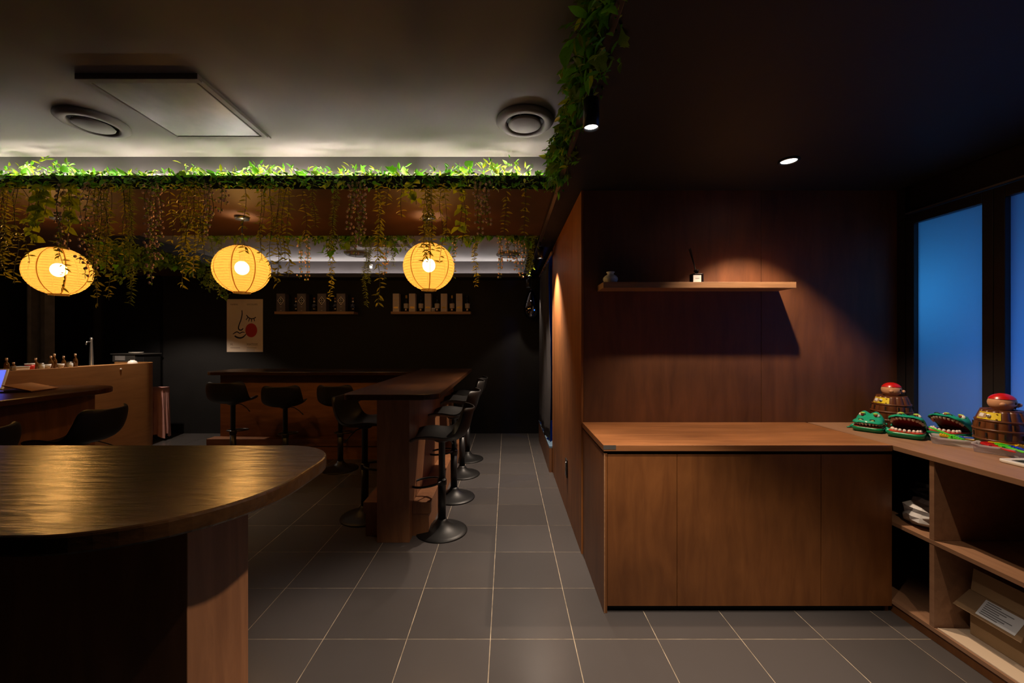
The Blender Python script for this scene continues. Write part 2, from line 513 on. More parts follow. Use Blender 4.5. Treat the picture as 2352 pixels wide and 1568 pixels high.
for vis, x0, x1, y0, y1 in cells[290:]:
    g.box(x0, x1, y0, y1, -0.012, rnd.uniform(-.0004, .0002))
g.done('tile', 'floor_tile', fl, kind='stuff')

# ceiling: low soffits and two raised coffers
ce = thing('ceiling', None, None)
tag(ce, kind='structure')
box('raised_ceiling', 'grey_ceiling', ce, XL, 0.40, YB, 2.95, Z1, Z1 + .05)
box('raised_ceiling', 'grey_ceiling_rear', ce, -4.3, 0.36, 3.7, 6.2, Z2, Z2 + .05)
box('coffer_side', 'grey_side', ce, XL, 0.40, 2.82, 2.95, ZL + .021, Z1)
box('coffer_side', 'black_ceiling', ce, 0.40, 0.45, YB, 2.95, ZL + .03, Z1 + .05)
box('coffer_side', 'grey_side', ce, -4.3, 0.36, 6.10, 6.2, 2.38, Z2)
box('coffer_side', 'black_ceiling', ce, -4.3, -4.2, 3.86, 6.10, ZL + .031, Z2)
box('coffer_side', 'black_ceiling', ce, 0.26, 0.36, 3.86, 6.10, ZL + .031, Z2)
box('coffer_side', 'black_ceiling', ce, -4.3, 0.36, 3.7, 3.80, ZL + .02, Z2)
box('low_ceiling', 'black_ceiling', ce, 0.33, XR, YB, YF, ZL, ZL + .03)
box('low_ceiling', 'brown_soffit', ce, XL, -4.08, 3.86, YF, ZL, ZL + .03)
box('low_ceiling', 'black_ceiling', ce, -4.08, 0.33, 5.98, YF, 2.372, 2.40)
box('lip', 'black_ceiling', ce, -4.08, 0.33, 5.96, 5.98, 2.372, 2.430)
box('soffit', 'brown_soffit', ce, XL, 0.33, 2.70, 3.86, ZL, ZL + .02)
box('lip', 'black_ceiling', ce, XL, 0.33, 2.685, 2.70, ZL, 2.526)
box('lip', 'black_ceiling', ce, 0.33, 0.345, YB, 2.70, ZL, 2.52)
box('lip', 'black_ceiling', ce, XL, 0.33, 3.86, 3.875, ZL, 2.50)
box('lip', 'black_ceiling', ce, -4.095, -4.08, 3.86, 5.98, ZL, 2.50)

wb = box('wall_back', 'black_wall', None, -5.33, 0.50, YF, YF + .1, 0, Z1); tag(wb, kind='structure')
wk = box('wall_kitchen', 'black_gloss', None, XL, -5.33, YF - .06, YF + .1, 0, Z1); tag(wk, kind='structure')
wl = box('wall_left', 'black_wall', None, XL - .1, XL, YB, YF, 0, Z1); tag(wl, kind='structure')
wf = box('wall_front', 'black_wall', None, XL, XR, YB - .1, YB, 0, Z1); tag(wf, kind='structure')

# partition: aisle face in orange plywood, shelf face in dark stained plywood
wp = thing('wall_aisle', None, None, (0.5, 2.711, 0)); tag(wp, kind='structure')
box('core', 'matte_black', wp, 0.515, XR, 2.726, 4.30, 0, ZL)
for a, b_ in ((2.711, 3.10), (3.10, 4.38)):
    box('plywood_panel', 'ply_orange', wp, 0.50, 0.515, a + .0008, b_ - .0008, 0.0, ZL)
ws = thing('wall_shelf', None, None, (0.5, 2.711, 0)); tag(ws, kind='structure')
for a, b_ in ((0.5155, 1.705), (1.707, XR)):
    box('plywood_panel', 'ply_wall', ws, a, b_, 2.711, 2.726, 0, ZL, bevel=.001)

# doorway beyond the partition, raised blue-lit step inside
wd = thing('wall_doorway', None, None, (0.5, 4.38, 0)); tag(wd, kind='structure')
box('door_header', 'black_wall', wd, 0.50, 0.56, 4.38, 5.86, 2.385, ZL)
box('wall_end', 'black_wall', wd, 0.50, 0.62, 5.86, YF, 0, ZL)
box('inner_wall', 'black_wall', wd, 0.62, XR, 5.9, 5.96, 0, ZL)
box('inner_wall', 'black_wall', wd, 0.52, XR, 4.302, 4.36, 0, ZL)
box('inner_wall', 'black_wall', wd, XR - .02, XR + .04, 4.3, 5.96, 0, ZL)
box('door_frame', 'ply_orange', wd, 0.496, 0.53, 4.381, 4.40, 0, 2.385)
st = thing('door_step', 'raised doorway step lit blue beyond the orange plywood panel', 'step', (0.9, 5.1, 0))
box('riser', 'bar_core', st, 0.462, 0.492, 4.405, 5.84, 0, 0.262)
box('tread', 'step_blue', st, 0.462, 2.55, 4.405, 5.855, 0.2625, 0.285, bevel=.002)

# window wall
ww = thing('wall_window', None, None, (XR, 1.0, 0)); tag(ww, kind='structure')
box('lower_wall', 'black_wall', ww, XR + .03, XR + .12, YB, 2.73, 0, 0.86)
box('upper_wall', 'black_ceiling', ww, XR + .03, XR + .12, YB, 2.73, 2.27, Z1)
box('corner_post', 'black_frame', ww, XR - .004, XR + .12, 2.655, 2.711, 0, ZL)
box('head_strip', 'alu_blue', ww, XR - .006, XR + .02, YB, 2.655, 2.256, 2.266)
ys = [2.655, 2.178, 1.65, 1.12, 0.59, 0.06, -0.47]
for k in range(6):
    wi = thing('window_%d' % (k + 1), None, None, (XR, ys[k], 0.86)); tag(wi, kind='structure')
    a, b_ = ys[k + 1], ys[k]
    box('frame_jamb', 'black_frame', wi, XR + .00, XR + .06, b_ - .052, b_ - .0005, 0.86, 2.25, bevel=.003)
    box('frame_jamb', 'black_frame', wi, XR + .00, XR + .06, a + .0005, a + .052, 0.86, 2.25, bevel=.003)
    box('frame_head', 'black_frame', wi, XR + .00, XR + .06, a + .052, b_ - .052, 2.187, 2.25, bevel=.003)
    box('frame_sill', 'black_frame', wi, XR + .00, XR + .06, a + .052, b_ - .052, 0.86, 0.89, bevel=.003)
    box('pane', 'frosted_glass', wi, XR + .030, XR + .036, a + .05, b_ - .05, 0.885, 2.19)
box('end_wall', 'black_wall', ww, XR + .03, XR + .12, YB, ys[6], 0.86, 2.27)

# ------------------------------------------------------------------ cove LED strips
o = box('led_strip', 'cove_led', None, XL + .1, 0.24, 2.762, 2.782, 2.503, 2.512)
single(o, 'warm white cove light strip hidden behind the leafy lip of the front coffer', 'light')
o = box('led_strip', 'cove_led_rear', None, -4.0, 0.2, 6.02, 6.04, 2.418, 2.427)
single(o, 'white cove light strip glowing at the foot of the rear coffer above the back wall', 'light')

# ------------------------------------------------------------------ ceiling fittings
ap = thing('ceiling_panel', 'square framed ceiling access panel with scuffed grey face', 'ceiling panel', (-1.78, 2.245, Z1))
box('frame', 'grey_ceiling', ap, -2.075, -1.485, 1.94, 1.972, Z1 - .028, Z1, bevel=.002)
box('frame', 'grey_ceiling', ap, -2.075, -1.485, 2.518, 2.55, Z1 - .012, Z1, bevel=.002)
box('frame', 'grey_ceiling', ap, -2.075, -2.045, 1.972, 2.518, Z1 - .02, Z1, bevel=.002)
box('frame', 'grey_ceiling', ap, -1.515, -1.485, 1.972, 2.518, Z1 - .02, Z1, bevel=.002)
box('shadow_gap', 'matte_black', ap, -2.044, -1.516, 1.973, 2.517, Z1 - .006, Z1 - .001)
plain('panel_face', (0.145, 0.130, 0.115), 0.5, noise=0.18, scale=9)
box('panel', 'panel_face', ap, -2.03, -1.522, 1.978, 2.49, Z1 - .022, Z1 - .006, bevel=.003)

def diffuser(x, y, z, r, label, tilt=0):
    t = thing('ceiling_diffuser', label, 'air vent', (x, y, z), 0, 'round ceiling air vents')
    k = r / 0.165
    G().lathe([(0.165 * k, 0), (0.168 * k, -.010 * k), (0.150 * k, -.026 * k), (0.122 * k, -.030 * k), (0.112 * k, -.020 * k), (0.112 * k, -.0005)], (x, y, z), 40, cap=False).done('ring', 'grey_ceiling', t, smooth=True)
    G().lathe([(0.1118 * k, -.002), (0.0, -.002)], (x, y, z), 40, cap=False).done('duct', 'matte_black', t)
    G().lathe([(0.0, -.014 * k), (0.06 * k, -.016 * k), (0.092 * k, -.022 * k), (0.096 * k, -.027 * k), (0.085 * k, -.033 * k), (0.0, -.036 * k)], (x, y, z), 40, cap=False).done('disc', 'grey_ceiling', t, smooth=True)
    for a in (0.9, 2.3, 4.4):
        G().box(x + .09 * k * math.cos(a) - .006, x + .09 * k * math.cos(a) + .006, y + .09 * k * math.sin(a) - .006, y + .09 * k * math.sin(a) + .006, z - .02 * k, z - .002).done('clip', 'steel', t)
diffuser(0.105, 2.353, Z1, 0.165, 'round ceiling air vent beside the leafy corner garland')
diffuser(-2.419, 2.367, Z1, 0.165, 'round ceiling air vent left of the square ceiling panel')
diffuser(-2.05, 5.55, Z2, 0.165, 'round ceiling air vent behind the vines, over the dark box shelf')
diffuser(0.02, 5.6, Z2, 0.165, 'round ceiling air vent at the right end of the rear coffer')
ac = thing('air_conditioner', 'white ceiling cassette air conditioner seen behind the vines', 'air conditioner', (-1.55, 4.75, Z2))
box('body', 'white_plastic', ac, -1.95, -1.15, 4.35, 5.15, Z2 - .04, Z2, bevel=.01)
for k in range(9):
    box('slat', 'post_grey', ac, -1.80, -1.30, 4.50 + k * .055, 4.53 + k * .055, Z2 - .048, Z2 - .04)
for xx in (-1.92, -1.22):
    box('flap', 'post_grey', ac, xx, xx + .04, 4.47, 5.03, Z2 - .046, Z2 - .0405)
sn = thing('wall_sensor', 'small glowing white sensor light on the rear coffer wall', 'sensor', (-2.04, 6.09, 2.52))
box('housing', 'white_plastic', sn, -2.065, -2.02, 6.07, 6.10, 2.56, 2.59, bevel=.004)
box('lens', 'sensor_glow', sn, -2.06, -2.025, 6.065, 6.09, 2.525, 2.558, bevel=.004)

# track with spotlights
tk = single(G().box(0.318, 0.346, 0.2, 6.2, ZL - .022, ZL - .0005).done('light_track', 'rail_metal', None, bevel=.003), 'dark light track running along the ceiling above the aisle', 'light track')
def track_spot(x, y, zb, label, power, size=92, tilt=(0, 0), color=(1.0, 0.80, 0.62), top=ZL - .022, blend=0.35):
    t = thing('track_spotlight', label, 'spotlight', (x, y, top), 0, 'spotlights')
    G().tube([(x, y, top), (x, y, zb + .115)], .009, 10).done('stem', 'black_metal', t, smooth=True)
    G().lathe([(.012, .118), (.030, .112), (.032, .0), (.028, .0), (.027, .012)], (x, y, zb), 24, cap=False).done('housing', 'black_metal', t, smooth=True, )
    G().lathe([(.0268, .010), (0.0, .010)], (x, y, zb), 24, cap=False).done('lens', 'spot_face', t)
    l = lamp('spot_beam', 'SPOT', (x, y, zb - .004), power, color, t, spot_size=math.radians(size), spot_blend=blend, shadow_soft_size=0.022)
    l.rotation_euler = (tilt[0], tilt[1], 0)
    return t
track_spot(0.332, 1.59, 2.262, 'bright round track spotlight nearest the camera below the corner garland', P_SPOT * 1.15, 80, blend=0.6)
track_spot(0.332, 0.95, 2.262, 'track spotlight over the near bar end, just outside the picture', P_SPOT * .8, 96)
track_spot(0.332, 4.03, 2.250, 'black cylinder track spotlight beside the plywood partition', P_SPOT * 2.1, 98, blend=0.9)
track_spot(0.305, 5.72, 2.190, 'black cylinder track spotlight just above the smoked teardrop pendant', P_SPOT * .15, 90)
track_spot(-4.78, 5.08, 2.250, 'small spotlight over the far end of the kitchen counter', P_SPOT * .8, 118, top=ZL)

def downlight(x, y, power, label):
    dl = thing('downlight', label, 'spotlight', (x, y, ZL), 0, 'spotlights')
    G().lathe([(.052, 0.0), (.054, -.006), (.044, -.010), (.040, -.002)], (x, y, ZL), 28, cap=False).done('trim_ring', 'black_metal', dl, smooth=True)
    G().lathe([(.0395, -.0035), (0.0, -.0035)], (x, y, ZL), 28, cap=False).done('lens', 'spot_face', dl)
    lamp('spot_beam', 'SPOT', (x, y, ZL - .012), power, (1.0, 0.72, 0.48), dl, spot_size=math.radians(94), spot_blend=0.45, shadow_soft_size=0.018)
downlight(1.577, 2.26, P_DOWN, 'recessed round downlight in the dark ceiling over the wall shelf')
downlight(1.45, 0.75, P_DOWN * .28, 'recessed round downlight over the window bench, just outside the picture')

# smoked teardrop pendant
pd = thing('pendant_lamp', 'smoked mirror teardrop pendant hanging by the back wall', 'lamp', (0.365, 6.03, 2.40))
G().tube([(0.365, 6.03, 2.372), (0.365, 6.03, 2.20)], .004, 8).done('cord', 'cord_black', pd)
G().lathe([(.016, .215), (.022, .20), (.022, .185)], (0.365, 6.03, 2.0), 16).done('socket', 'black_metal', pd, smooth=True)
G().lathe([(.014, .19), (.030, .18), (.055, .13), (.085, .06), (.108, -.02), (.118, -.085), (.112, -.145), (.085, -.20), (.045, -.232), (.0, -.243)], (0.365, 6.03, 2.0), 32, cap=False).done('glass_shade', 'chrome_dark', pd, smooth=True)

# ------------------------------------------------------------------ paper lanterns
def lantern(x, y, z, label):
    t = thing('paper_lantern', label, 'lantern', (x, y, ZL), 0, 'round paper lanterns under the wooden soffit')
    R, H = .203, .192
    prof = []
    nb = 22
    for i in range(nb * 2 + 1):
        a = -PI / 2 + .30 + (PI - .60) * i / (nb * 2)
        bul = 0.0 if i % 2 == 0 else .0018
        prof.append(((R + bul) * math.cos(a), (H + bul) * math.sin(a)))
    G().lathe(prof, (x, y, z), 48, cap=False).done('paper_shade', 'lantern_paper', t, smooth=True)
    g = G()
    for i in range(0, nb * 2 + 1, 2):
        r, zz = prof[i]
        g.tube([(x + (r + .0004) * math.cos(2 * PI * k / 40), y + (r + .0004) * math.sin(2 * PI * k / 40), z + zz) for k in range(40)], .0009, 4, True)
    g.done('wire_rings', 'wire', t, smooth=True)
    for k in range(8):
        a = 2 * PI * (k + .3) / 8
        s = Vector((-math.sin(a), math.cos(a), 0)) * .004
        v = []
        for p in prof[::2]:
            c = Vector((x + (p[0] - .002) * math.cos(a), y + (p[0] - .002) * math.sin(a), z + p[1]))
            v += [c - s, c + s]
        G().add(v, [(2 * q, 2 * q + 1, 2 * q + 3, 2 * q + 2) for q in range(len(v) // 2 - 1)]).done('paper_seam', 'lantern_seam', t)
    rr = prof[0][0]
    G().lathe([(rr + .002, prof[0][1] + .002), (rr + .002, prof[0][1] - .010), (rr - .002, prof[0][1] - .010), (rr - .002, prof[0][1] + .002)], (x, y, z), 32, cap=False).done('bottom_ring', 'lantern_paper', t)
    G().lathe([(rr + .002, prof[-1][1] - .002), (rr + .002, prof[-1][1] + .008)], (x, y, z), 32, cap=False).done('top_ring', 'lantern_paper', t)
    G().ball((x, y, z + .012), .050, .050, .054, 20, 12).done('bulb', 'bulb_glow', t, smooth=True)
    G().lathe([(.014, .052), (.018, .06), (.018, .12), (.008, .128)], (x, y, z), 14).done('lamp_holder', 'cord_black', t, smooth=True)
    G().tube([(x, y, z + .126), (x, y, ZL - .02)], .0035, 6).done('cord', 'cord_black', t)
    G().lathe([(.012, -.030), (.050, -.024), (.056, 0)], (x, y, ZL), 24).done('ceiling_rose', 'black_metal', t, smooth=True)
lantern(-3.635, 3.28, 1.992, 'glowing orange paper lantern, leftmost of the three, above the far bar arm')
lantern(-2.148, 3.28, 2.008, 'glowing orange paper lantern, middle of the three, above the poster')
lantern(-0.632, 3.28, 2.030, 'glowing orange paper lantern, rightmost of the three, with vines over its top')

# ------------------------------------------------------------------ bars
def arc(cx, cy, r, a0, a1, n=10):
    return [(cx + r * math.cos(math.radians(a0 + (a1 - a0) * k / n)), cy + r * math.sin(math.radians(a0 + (a1 - a0) * k / n))) for k in range(n + 1)]

ZT, TH = 1.06, 0.04
b1 = thing('bar_counter', 'dark wooden bar counter with rounded end in the near left foreground', 'bar counter', (-1.8, 1.1, 0))
poly = [(-4.1, .755)] + arc(-.565 - .34, .755 + .34, .34, -90, 0, 14) + arc(-.565 - .2, 1.425 - .2, .2, 0, 90, 12) + [(-4.1, 1.425)]
G().prism(poly, ZT - TH, ZT).done('countertop', 'bar_top', b1, bevel=.006)
poly = [(-4.1, 1.4255), (-3.12, 1.4255)] + arc(-3.12 - .3, 3.38 - .3, .3, 0, 90, 12) + arc(-4.1 + .2, 3.38 - .2, .2, 90, 180, 8)
G().prism(poly, ZT - TH, ZT).done('countertop', 'bar_top_y', b1, bevel=.006)
box('base_panel', 'bar_core', b1, -3.63, -.77, .975, 1.205, 0, ZT - TH, bevel=.002)
box('base_panel', 'bar_core', b1, -3.63, -3.36, 1.206, 3.30, 0, ZT - TH, bevel=.002)
box('foot_step', 'bar_core', b1, -3.23, -.90, 1.206, 1.33, 0.17, 0.25, bevel=.002)
box('foot_step', 'bar_core', b1, -3.359, -3.235, 1.334, 3.25, 0.17, 0.25, bevel=.002)
box('step_base', 'bar_core', b1, -3.359, -3.26, 1.334, 3.25, 0.0, 0.17)
box('step_base', 'bar_core', b1, -3.23, -.90, 1.206, 1.31, 0.0, 0.17)

b2 = thing('bar_counter', 'l-shaped wooden bar counter with black stools before the back wall', 'bar counter', (-1.3, 4.6, 0))
poly = arc(-1.14 + .07, 2.774 + .07, .07, 180, 270, 6) + arc(-.47 - .13, 2.774 + .13, .13, 270, 360, 8) + [(-.47, 5.43), (-1.14, 5.43)]
G().prism(poly, ZT - TH, ZT).done('countertop', 'bar_top_y', b2, bevel=.005)
poly = arc(-3.64 + .12, 4.835 + .12, .12, 180, 270, 6) + [(-1.1405, 4.835), (-1.1405, 5.43)] + arc(-3.64 + .2, 5.43 - .2, .2, 90, 180, 8)
G().prism(poly, ZT - TH, ZT).done('countertop', 'bar_top', b2, bevel=.005)
box('base_panel', 'bar_core', b2, -.92, -.69, 2.863, 5.24, 0, ZT - TH, bevel=.002)
wood('bar_core_x', (0.18, 0.070, 0.030), (0.33, 0.145, 0.066), 'X', 0.5, 1.0, 0.08, stretch=7, blotch=0.3)
xs = [-3.55, -2.74, -1.93, -.921]
for k in range(3):
    box('base_panel', 'bar_core_x', b2, xs[k] + .001, xs[k + 1] - .001, 5.01, 5.24, 0, ZT - TH)
box('foot_step', 'bar_core_x', b2, -3.62, -1.06, 4.87, 5.009, .165, .25, bevel=.002)
box('step_base', 'bar_core_x', b2, -3.60, -1.06, 4.885, 5.009, 0, .165)
for xa, xb, ya in ((-1.05, -.921, 2.956), (-.689, -.56, 2.956)):
    box('foot_step', 'bar_core', b2, xa, xb, ya, 5.0, .165, .25, bevel=.002)
    sgn = 1 if xa < -1 else -1
    box('step_base', 'bar_core', b2, xa + (.015 if sgn > 0 else 0), xb - (.015 if sgn < 0 else 0), ya + .01, 5.0, 0, .165)

# ------------------------------------------------------------------ bar stools
def stool_shell():
    # profile from the drooping front lip over the seat up the low back (x = backwards)
    prof = [(-.225, -.035, .150), (-.205, -.012, .178), (-.150, .004, .195), (-.06, -.006, .205), (.04, -.018, .208), (.12, -.012, .208),
            (.175, .022, .207), (.205, .075, .205), (.220, .135, .200), (.232, .185, .192), (.240, .212, .175), (.242, .222, .140)]
    nu = 10
    v = []; f = []
    for (px, pz, hw) in prof:
        back = max(0.0, min(1.0, (px + .05) / .25))
        for k in range(nu + 1):
            u = -1 + 2 * k / nu
            uu = math.copysign(abs(u) ** .85, u)
            side = abs(u) ** 2.4
            x = px - side * (.075 * back)
            z = pz + side * (.045 * (1 - back) * 1.0 + .030 * back * (1 if pz < .12 else .0) + .012) - (.018 * abs(u) ** 4 if px < -.1 else 0)
            v.append((x, uu * hw, z))
    n = nu + 1
    for i in range(len(prof) - 1):
        for k in range(nu):
            f.append((i * n + k, i * n + k + 1, (i + 1) * n + k + 1, (i + 1) * n + k))
    return v, f

def make_stool(lift):
    """faces -x; base on z=0, seat height about .71 + lift"""
    t = thing('bar_stool', 'x', 'stool')
    G().lathe([(.19, 0), (.192, .004), (.188, .010), (.160, .017), (.120, .027), (.085, .041), (.058, .060), (.040, .080), (.034, .095)], (0, 0, 0), 40).done('base', 'stool_base', t, smooth=True, local=True)
    G().lathe([(.030, .09), (.030, .40)], (0, 0, 0), 20).done('column', 'black_metal', t, smooth=True, local=True)
    zs = .70 + lift
    G().lathe([(.0245, .40), (.0245, zs - .03), (.05, zs - .022), (.07, zs - .004)], (0, 0, 0), 20).done('piston', 'black_metal', t, smooth=True, local=True)
    zr = zs - .33
    pts = []
    for k in range(28):
        a = 2 * PI * k / 28
        pts.append((-.115 + .115 * math.cos(a), .10 * math.sin(a), zr + .012 * math.cos(a)))
    fr = G().tube(pts, .0085, 8, True).done('footrest', 'black_metal', t, smooth=True, local=True)
    G().lathe([(.033, -.022), (.036, -.015), (.036, .015), (.033, .022)], (0, 0, zr), 20).done('clamp', 'black_metal', fr, smooth=True, local=True)
    G().tube([(0, .03, zs - .012), (.03, .10, zs - .022), (.05, .155, zs - .055), (.075, .20, zs - .095)], [.004, .004, .004, .006], 6).done('lever', 'black_metal', t, smooth=True, local=True)
    v, f = stool_shell()
    G().add([(x, y, z + zs + .012) for x, y, z in v], f).done('seat_shell', 'stool_shell', t, smooth=True, local=True, solid=.012, sub=1)
    return t

R_ = math.radians
stools = [
    (-.488, 3.04, 0.00, R_(6), 'black bucket-seat bar stool nearest the aisle, right of the bar end post'),
    (-.484, 3.70, .045, R_(-4), 'second black bar stool from the near end on the right of the l-shaped bar'),
    (-.480, 4.34, .070, R_(5), 'third black bar stool from the near end on the right of the l-shaped bar'),
    (-.476, 4.90, .055, R_(-3), 'farthest black bar stool on the right of the l-shaped bar'),
    (-1.155, 3.29, .045, R_(176), 'black bar stool tucked under the left edge of the l-shaped bar end'),
    (-3.02, 4.46, .055, R_(-80), 'leftmost black bar stool along the back run of the l-shaped bar'),
    (-2.465, 4.50, .010, R_(-76), 'middle black bar stool of three along the back run of the l-shaped bar'),
    (-1.86, 4.52, .015, R_(-88), 'right-hand black bar stool of three along the back run of the l-shaped bar'),
    (-2.99, 2.83, .025, R_(3), 'black bar stool by the rounded bar end at left, its back to the aisle'),
    (-3.03, 2.20, .020, R_(-3), 'black bar stool cut off by the left edge of the picture'),
]
protos = {}
for x, y, lift, rz, lab in stools:
    k = round(lift, 3)
    t = make_stool(lift) if k not in protos else copy_tree(protos[k])
    protos.setdefault(k, t)
    t.location = (x, y, 0); t.rotation_euler = (0, 0, rz)
    tag(t, lab, 'stool', 'black bar stools')

# ------------------------------------------------------------------ cabinet, bench, wall shelf
cb = thing('cabinet', 'low plywood cabinet with flush doors under the wall shelf', 'cabinet', (1.27, 2.4, 0))
CX0, CX1, CY0 = .509, 2.02, 2.12
box('side_panel', 'ply_cab', cb, CX0, CX0 + .018, CY0, 2.708, 0, .838, bevel=.001)
box('side_panel', 'ply_cab', cb, CX1 - .018, CX1, CY0 + .02, 2.708, 0, .838, bevel=.001)
box('carcass', 'matte_black', cb, CX0 + .02, CX1 - .02, CY0 + .022, 2.70, .045, .835)
box('plinth', 'matte_black', cb, CX0 + .02, CX1 - .02, CY0 + .03, 2.70, 0, .045)
for a, b_ in ((CX0 + .020, .892), (.895, 1.647), (1.650, CX1)):
    box('door', 'ply_cab', cb, a, b_, CY0, CY0 + .018, .038, .832, bevel=.001)
box('edge_strip', 'shelf_oak', cb, CX0 + .0005, CX0 + .006, CY0 - .003, CY0 - .0005, 0.002, .838)
tp = single(G().prism([(CX0 - .004, CY0 - .012), (CX1 - .004, CY0 - .012), (1.605, 2.709), (CX0 - .004, 2.709)] if False else
            [(CX0 - .004, CY0 - .012), (2.012, CY0 - .012), (1.998, 2.709), (CX0 - .004, 2.709)], .852, .884).done('worktop', 'ply_top', None, bevel=.002),
            'reddish plywood worktop lying on the low cabinet', 'worktop')
gp = single(G().box(CX0 + .004, CX1 - .02, CY0 + .012, 2.70, .838, .852).done('worktop_packer', 'matte_black', None), 'dark packing strip between the worktop and the low cabinet', 'packer')
br = single(G().box(CX0 - .0055, CX0 + .06, CY0 - .0135, CY0 - .0121, .862, .884).done('corner_bracket', 'steel', None), 'small metal corner guard on the worktop front corner', 'bracket')

bn = thing('window_bench', 'plywood window bench with open compartments below the frosted windows', 'shelf unit', (2.3, 1.0, 0))
BX = 2.02
box('bench_top', 'ply_bench', bn, 2.013, 2.60, YB + .1, 2.707, .858, .884, bevel=.002)
box('shelf', 'ply_bench', bn, BX, 2.585, YB + .1, 2.70, .462, .482, bevel=.001)
box('bottom_shelf', 'ply_bench', bn, BX, 2.585, YB + .1, 2.70, .05, .070, bevel=.001)
box('plinth', 'ply_cab', bn, BX + .012, BX + .03, YB + .1, 2.70, 0, .05)
for yy in (1.912, .95, -.02):
    box('divider', 'ply_bench', bn, BX + .001, 2.585, yy, yy + .022, .071, .461, bevel=.001)
    box('divider', 'ply_bench', bn, BX + .001, 2.585, yy, yy + .022, .483, .857, bevel=.001)
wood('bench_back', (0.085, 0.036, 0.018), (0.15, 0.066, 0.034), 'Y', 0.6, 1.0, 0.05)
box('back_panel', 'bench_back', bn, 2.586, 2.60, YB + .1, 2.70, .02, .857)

sh = thing('wall_shelf', 'long floating oak shelf on the dark plywood wall', 'shelf', (1.21, 2.711, 1.76))
sh.name = 'floating_shelf'
box('board', 'shelf_oak', sh, .605, 1.812, 2.53, 2.7095, 1.76, 1.797, bevel=.001)

vs = thing('vase', 'small pale blue pot-bellied vase at the left end of the oak shelf', 'vase', (.667, 2.60, 1.797))
G().lathe([(.026, 0), (.040, .008), (.047, .024), (.046, .036), (.036, .048), (.022, .056), (.019, .062), (.026, .070), (.027, .074), (.021, .074), (.015, .060)], (.667, 2.60, 1.7972), 32, cap=False).done('body', 'vase_white', vs, smooth=True)
rd = thing('reed_diffuser', 'black reed diffuser bottle with white label on the oak shelf', 'diffuser', (1.225, 2.61, 1.797))
G().prism(arc(1.225 - .024, 2.61 - .018, .012, 180, 270, 4) + arc(1.225 + .024, 2.61 - .018, .012, 270, 360, 4) + arc(1.225 + .024, 2.61 + .018, .012, 0, 90, 4) + arc(1.225 - .024, 2.61 + .018, .012, 90, 180, 4), 1.7972, 1.860).done('bottle', 'bottle_dark', rd, bevel=.004)
box('label', 'white_label', rd, 1.1905, 1.2405, 2.5790, 2.5798, 1.803, 1.848)
box('label_print', 'print_grey', rd, 1.203, 1.229, 2.5785, 2.579, 1.826, 1.829)
G().lathe([(.011, 0), (.011, .012), (.017, .013), (.017, .026)], (1.225, 2.61, 1.860), 18).done('cap', 'bottle_dark', rd, smooth=True)
G().tube([(1.222, 2.61, 1.87), (1.196, 2.632, 2.03)], .0034, 6).done('reed', 'reed', rd)
G().tube([(1.226, 2.612, 1.87), (1.190, 2.640, 2.026)], .0030, 6).done('reed', 'reed', rd)

ou = thing('wall_outlet', 'black double wall outlet low on the orange plywood panel', 'outlet', (.5, 3.364, .30))
box('plate', 'black_metal', ou, .491, .4998, 3.325, 3.40, .30, .45, bevel=.003)
for zz in (.335, .405):
    G().lathe([(.022, 0), (.022, .003)], (0, 0, 0), 20).xf(Matrix.Translation((.491, 3.3625, zz)) @ Matrix.Rotation(-PI / 2, 4, 'Y')).done('socket', 'chrome_dark', ou)

# ------------------------------------------------------------------ curtain in the doorway
cu = thing('curtain', 'charcoal cloth curtain hanging across the doorway near the back wall', 'curtain', (.475, 5.1, .28))
v = []; f = []
NY, NZ = 60, 16
for j in range(NZ + 1):
    tz = j / NZ
    for i in range(NY + 1):
        ty = i / NY
        near = 4.56 - .16 * math.sin(min(1, tz * 1.6) * PI) * (1 if tz > .55 else .25) - .08 * (tz > .97)
        yy = near + (5.78 - near) * ty
        amp = .012 * (.4 + .6 * (1 - tz)) + .006
        xx = .475 + amp * math.sin(ty * 34 + .6 * math.sin(tz * 5)) + .006 * math.sin(ty * 11 + 3 * tz)
        zz = .30 + (2.335 - .30) * tz + .018 * math.sin(ty * 17) * (1 - tz) - .02 * math.sin(ty * PI * 3) * (tz)
        v.append((xx, yy, zz))
for j in range(NZ):
    for i in range(NY):
        a = j * (NY + 1) + i
        f.append((a, a + 1, a + NY + 2, a + NY + 1))
G().add(v, f).done('cloth', 'curtain_cloth', cu, smooth=True, solid=.004)
G().tube([(.475, 4.26, 2.362), (.475, 5.84, 2.362)], .014, 14).done('rod', 'shelf_oak', cu, smooth=True)
for k in range(9):
    yy = 4.5 + k * .155
    G().tube([(.475 + .019 * math.cos(2 * PI * q / 14), yy, 2.355 + .026 * math.sin(2 * PI * q / 14)) for q in range(14)], .0025, 5, True).done('ring', 'black_metal', cu, smooth=True)

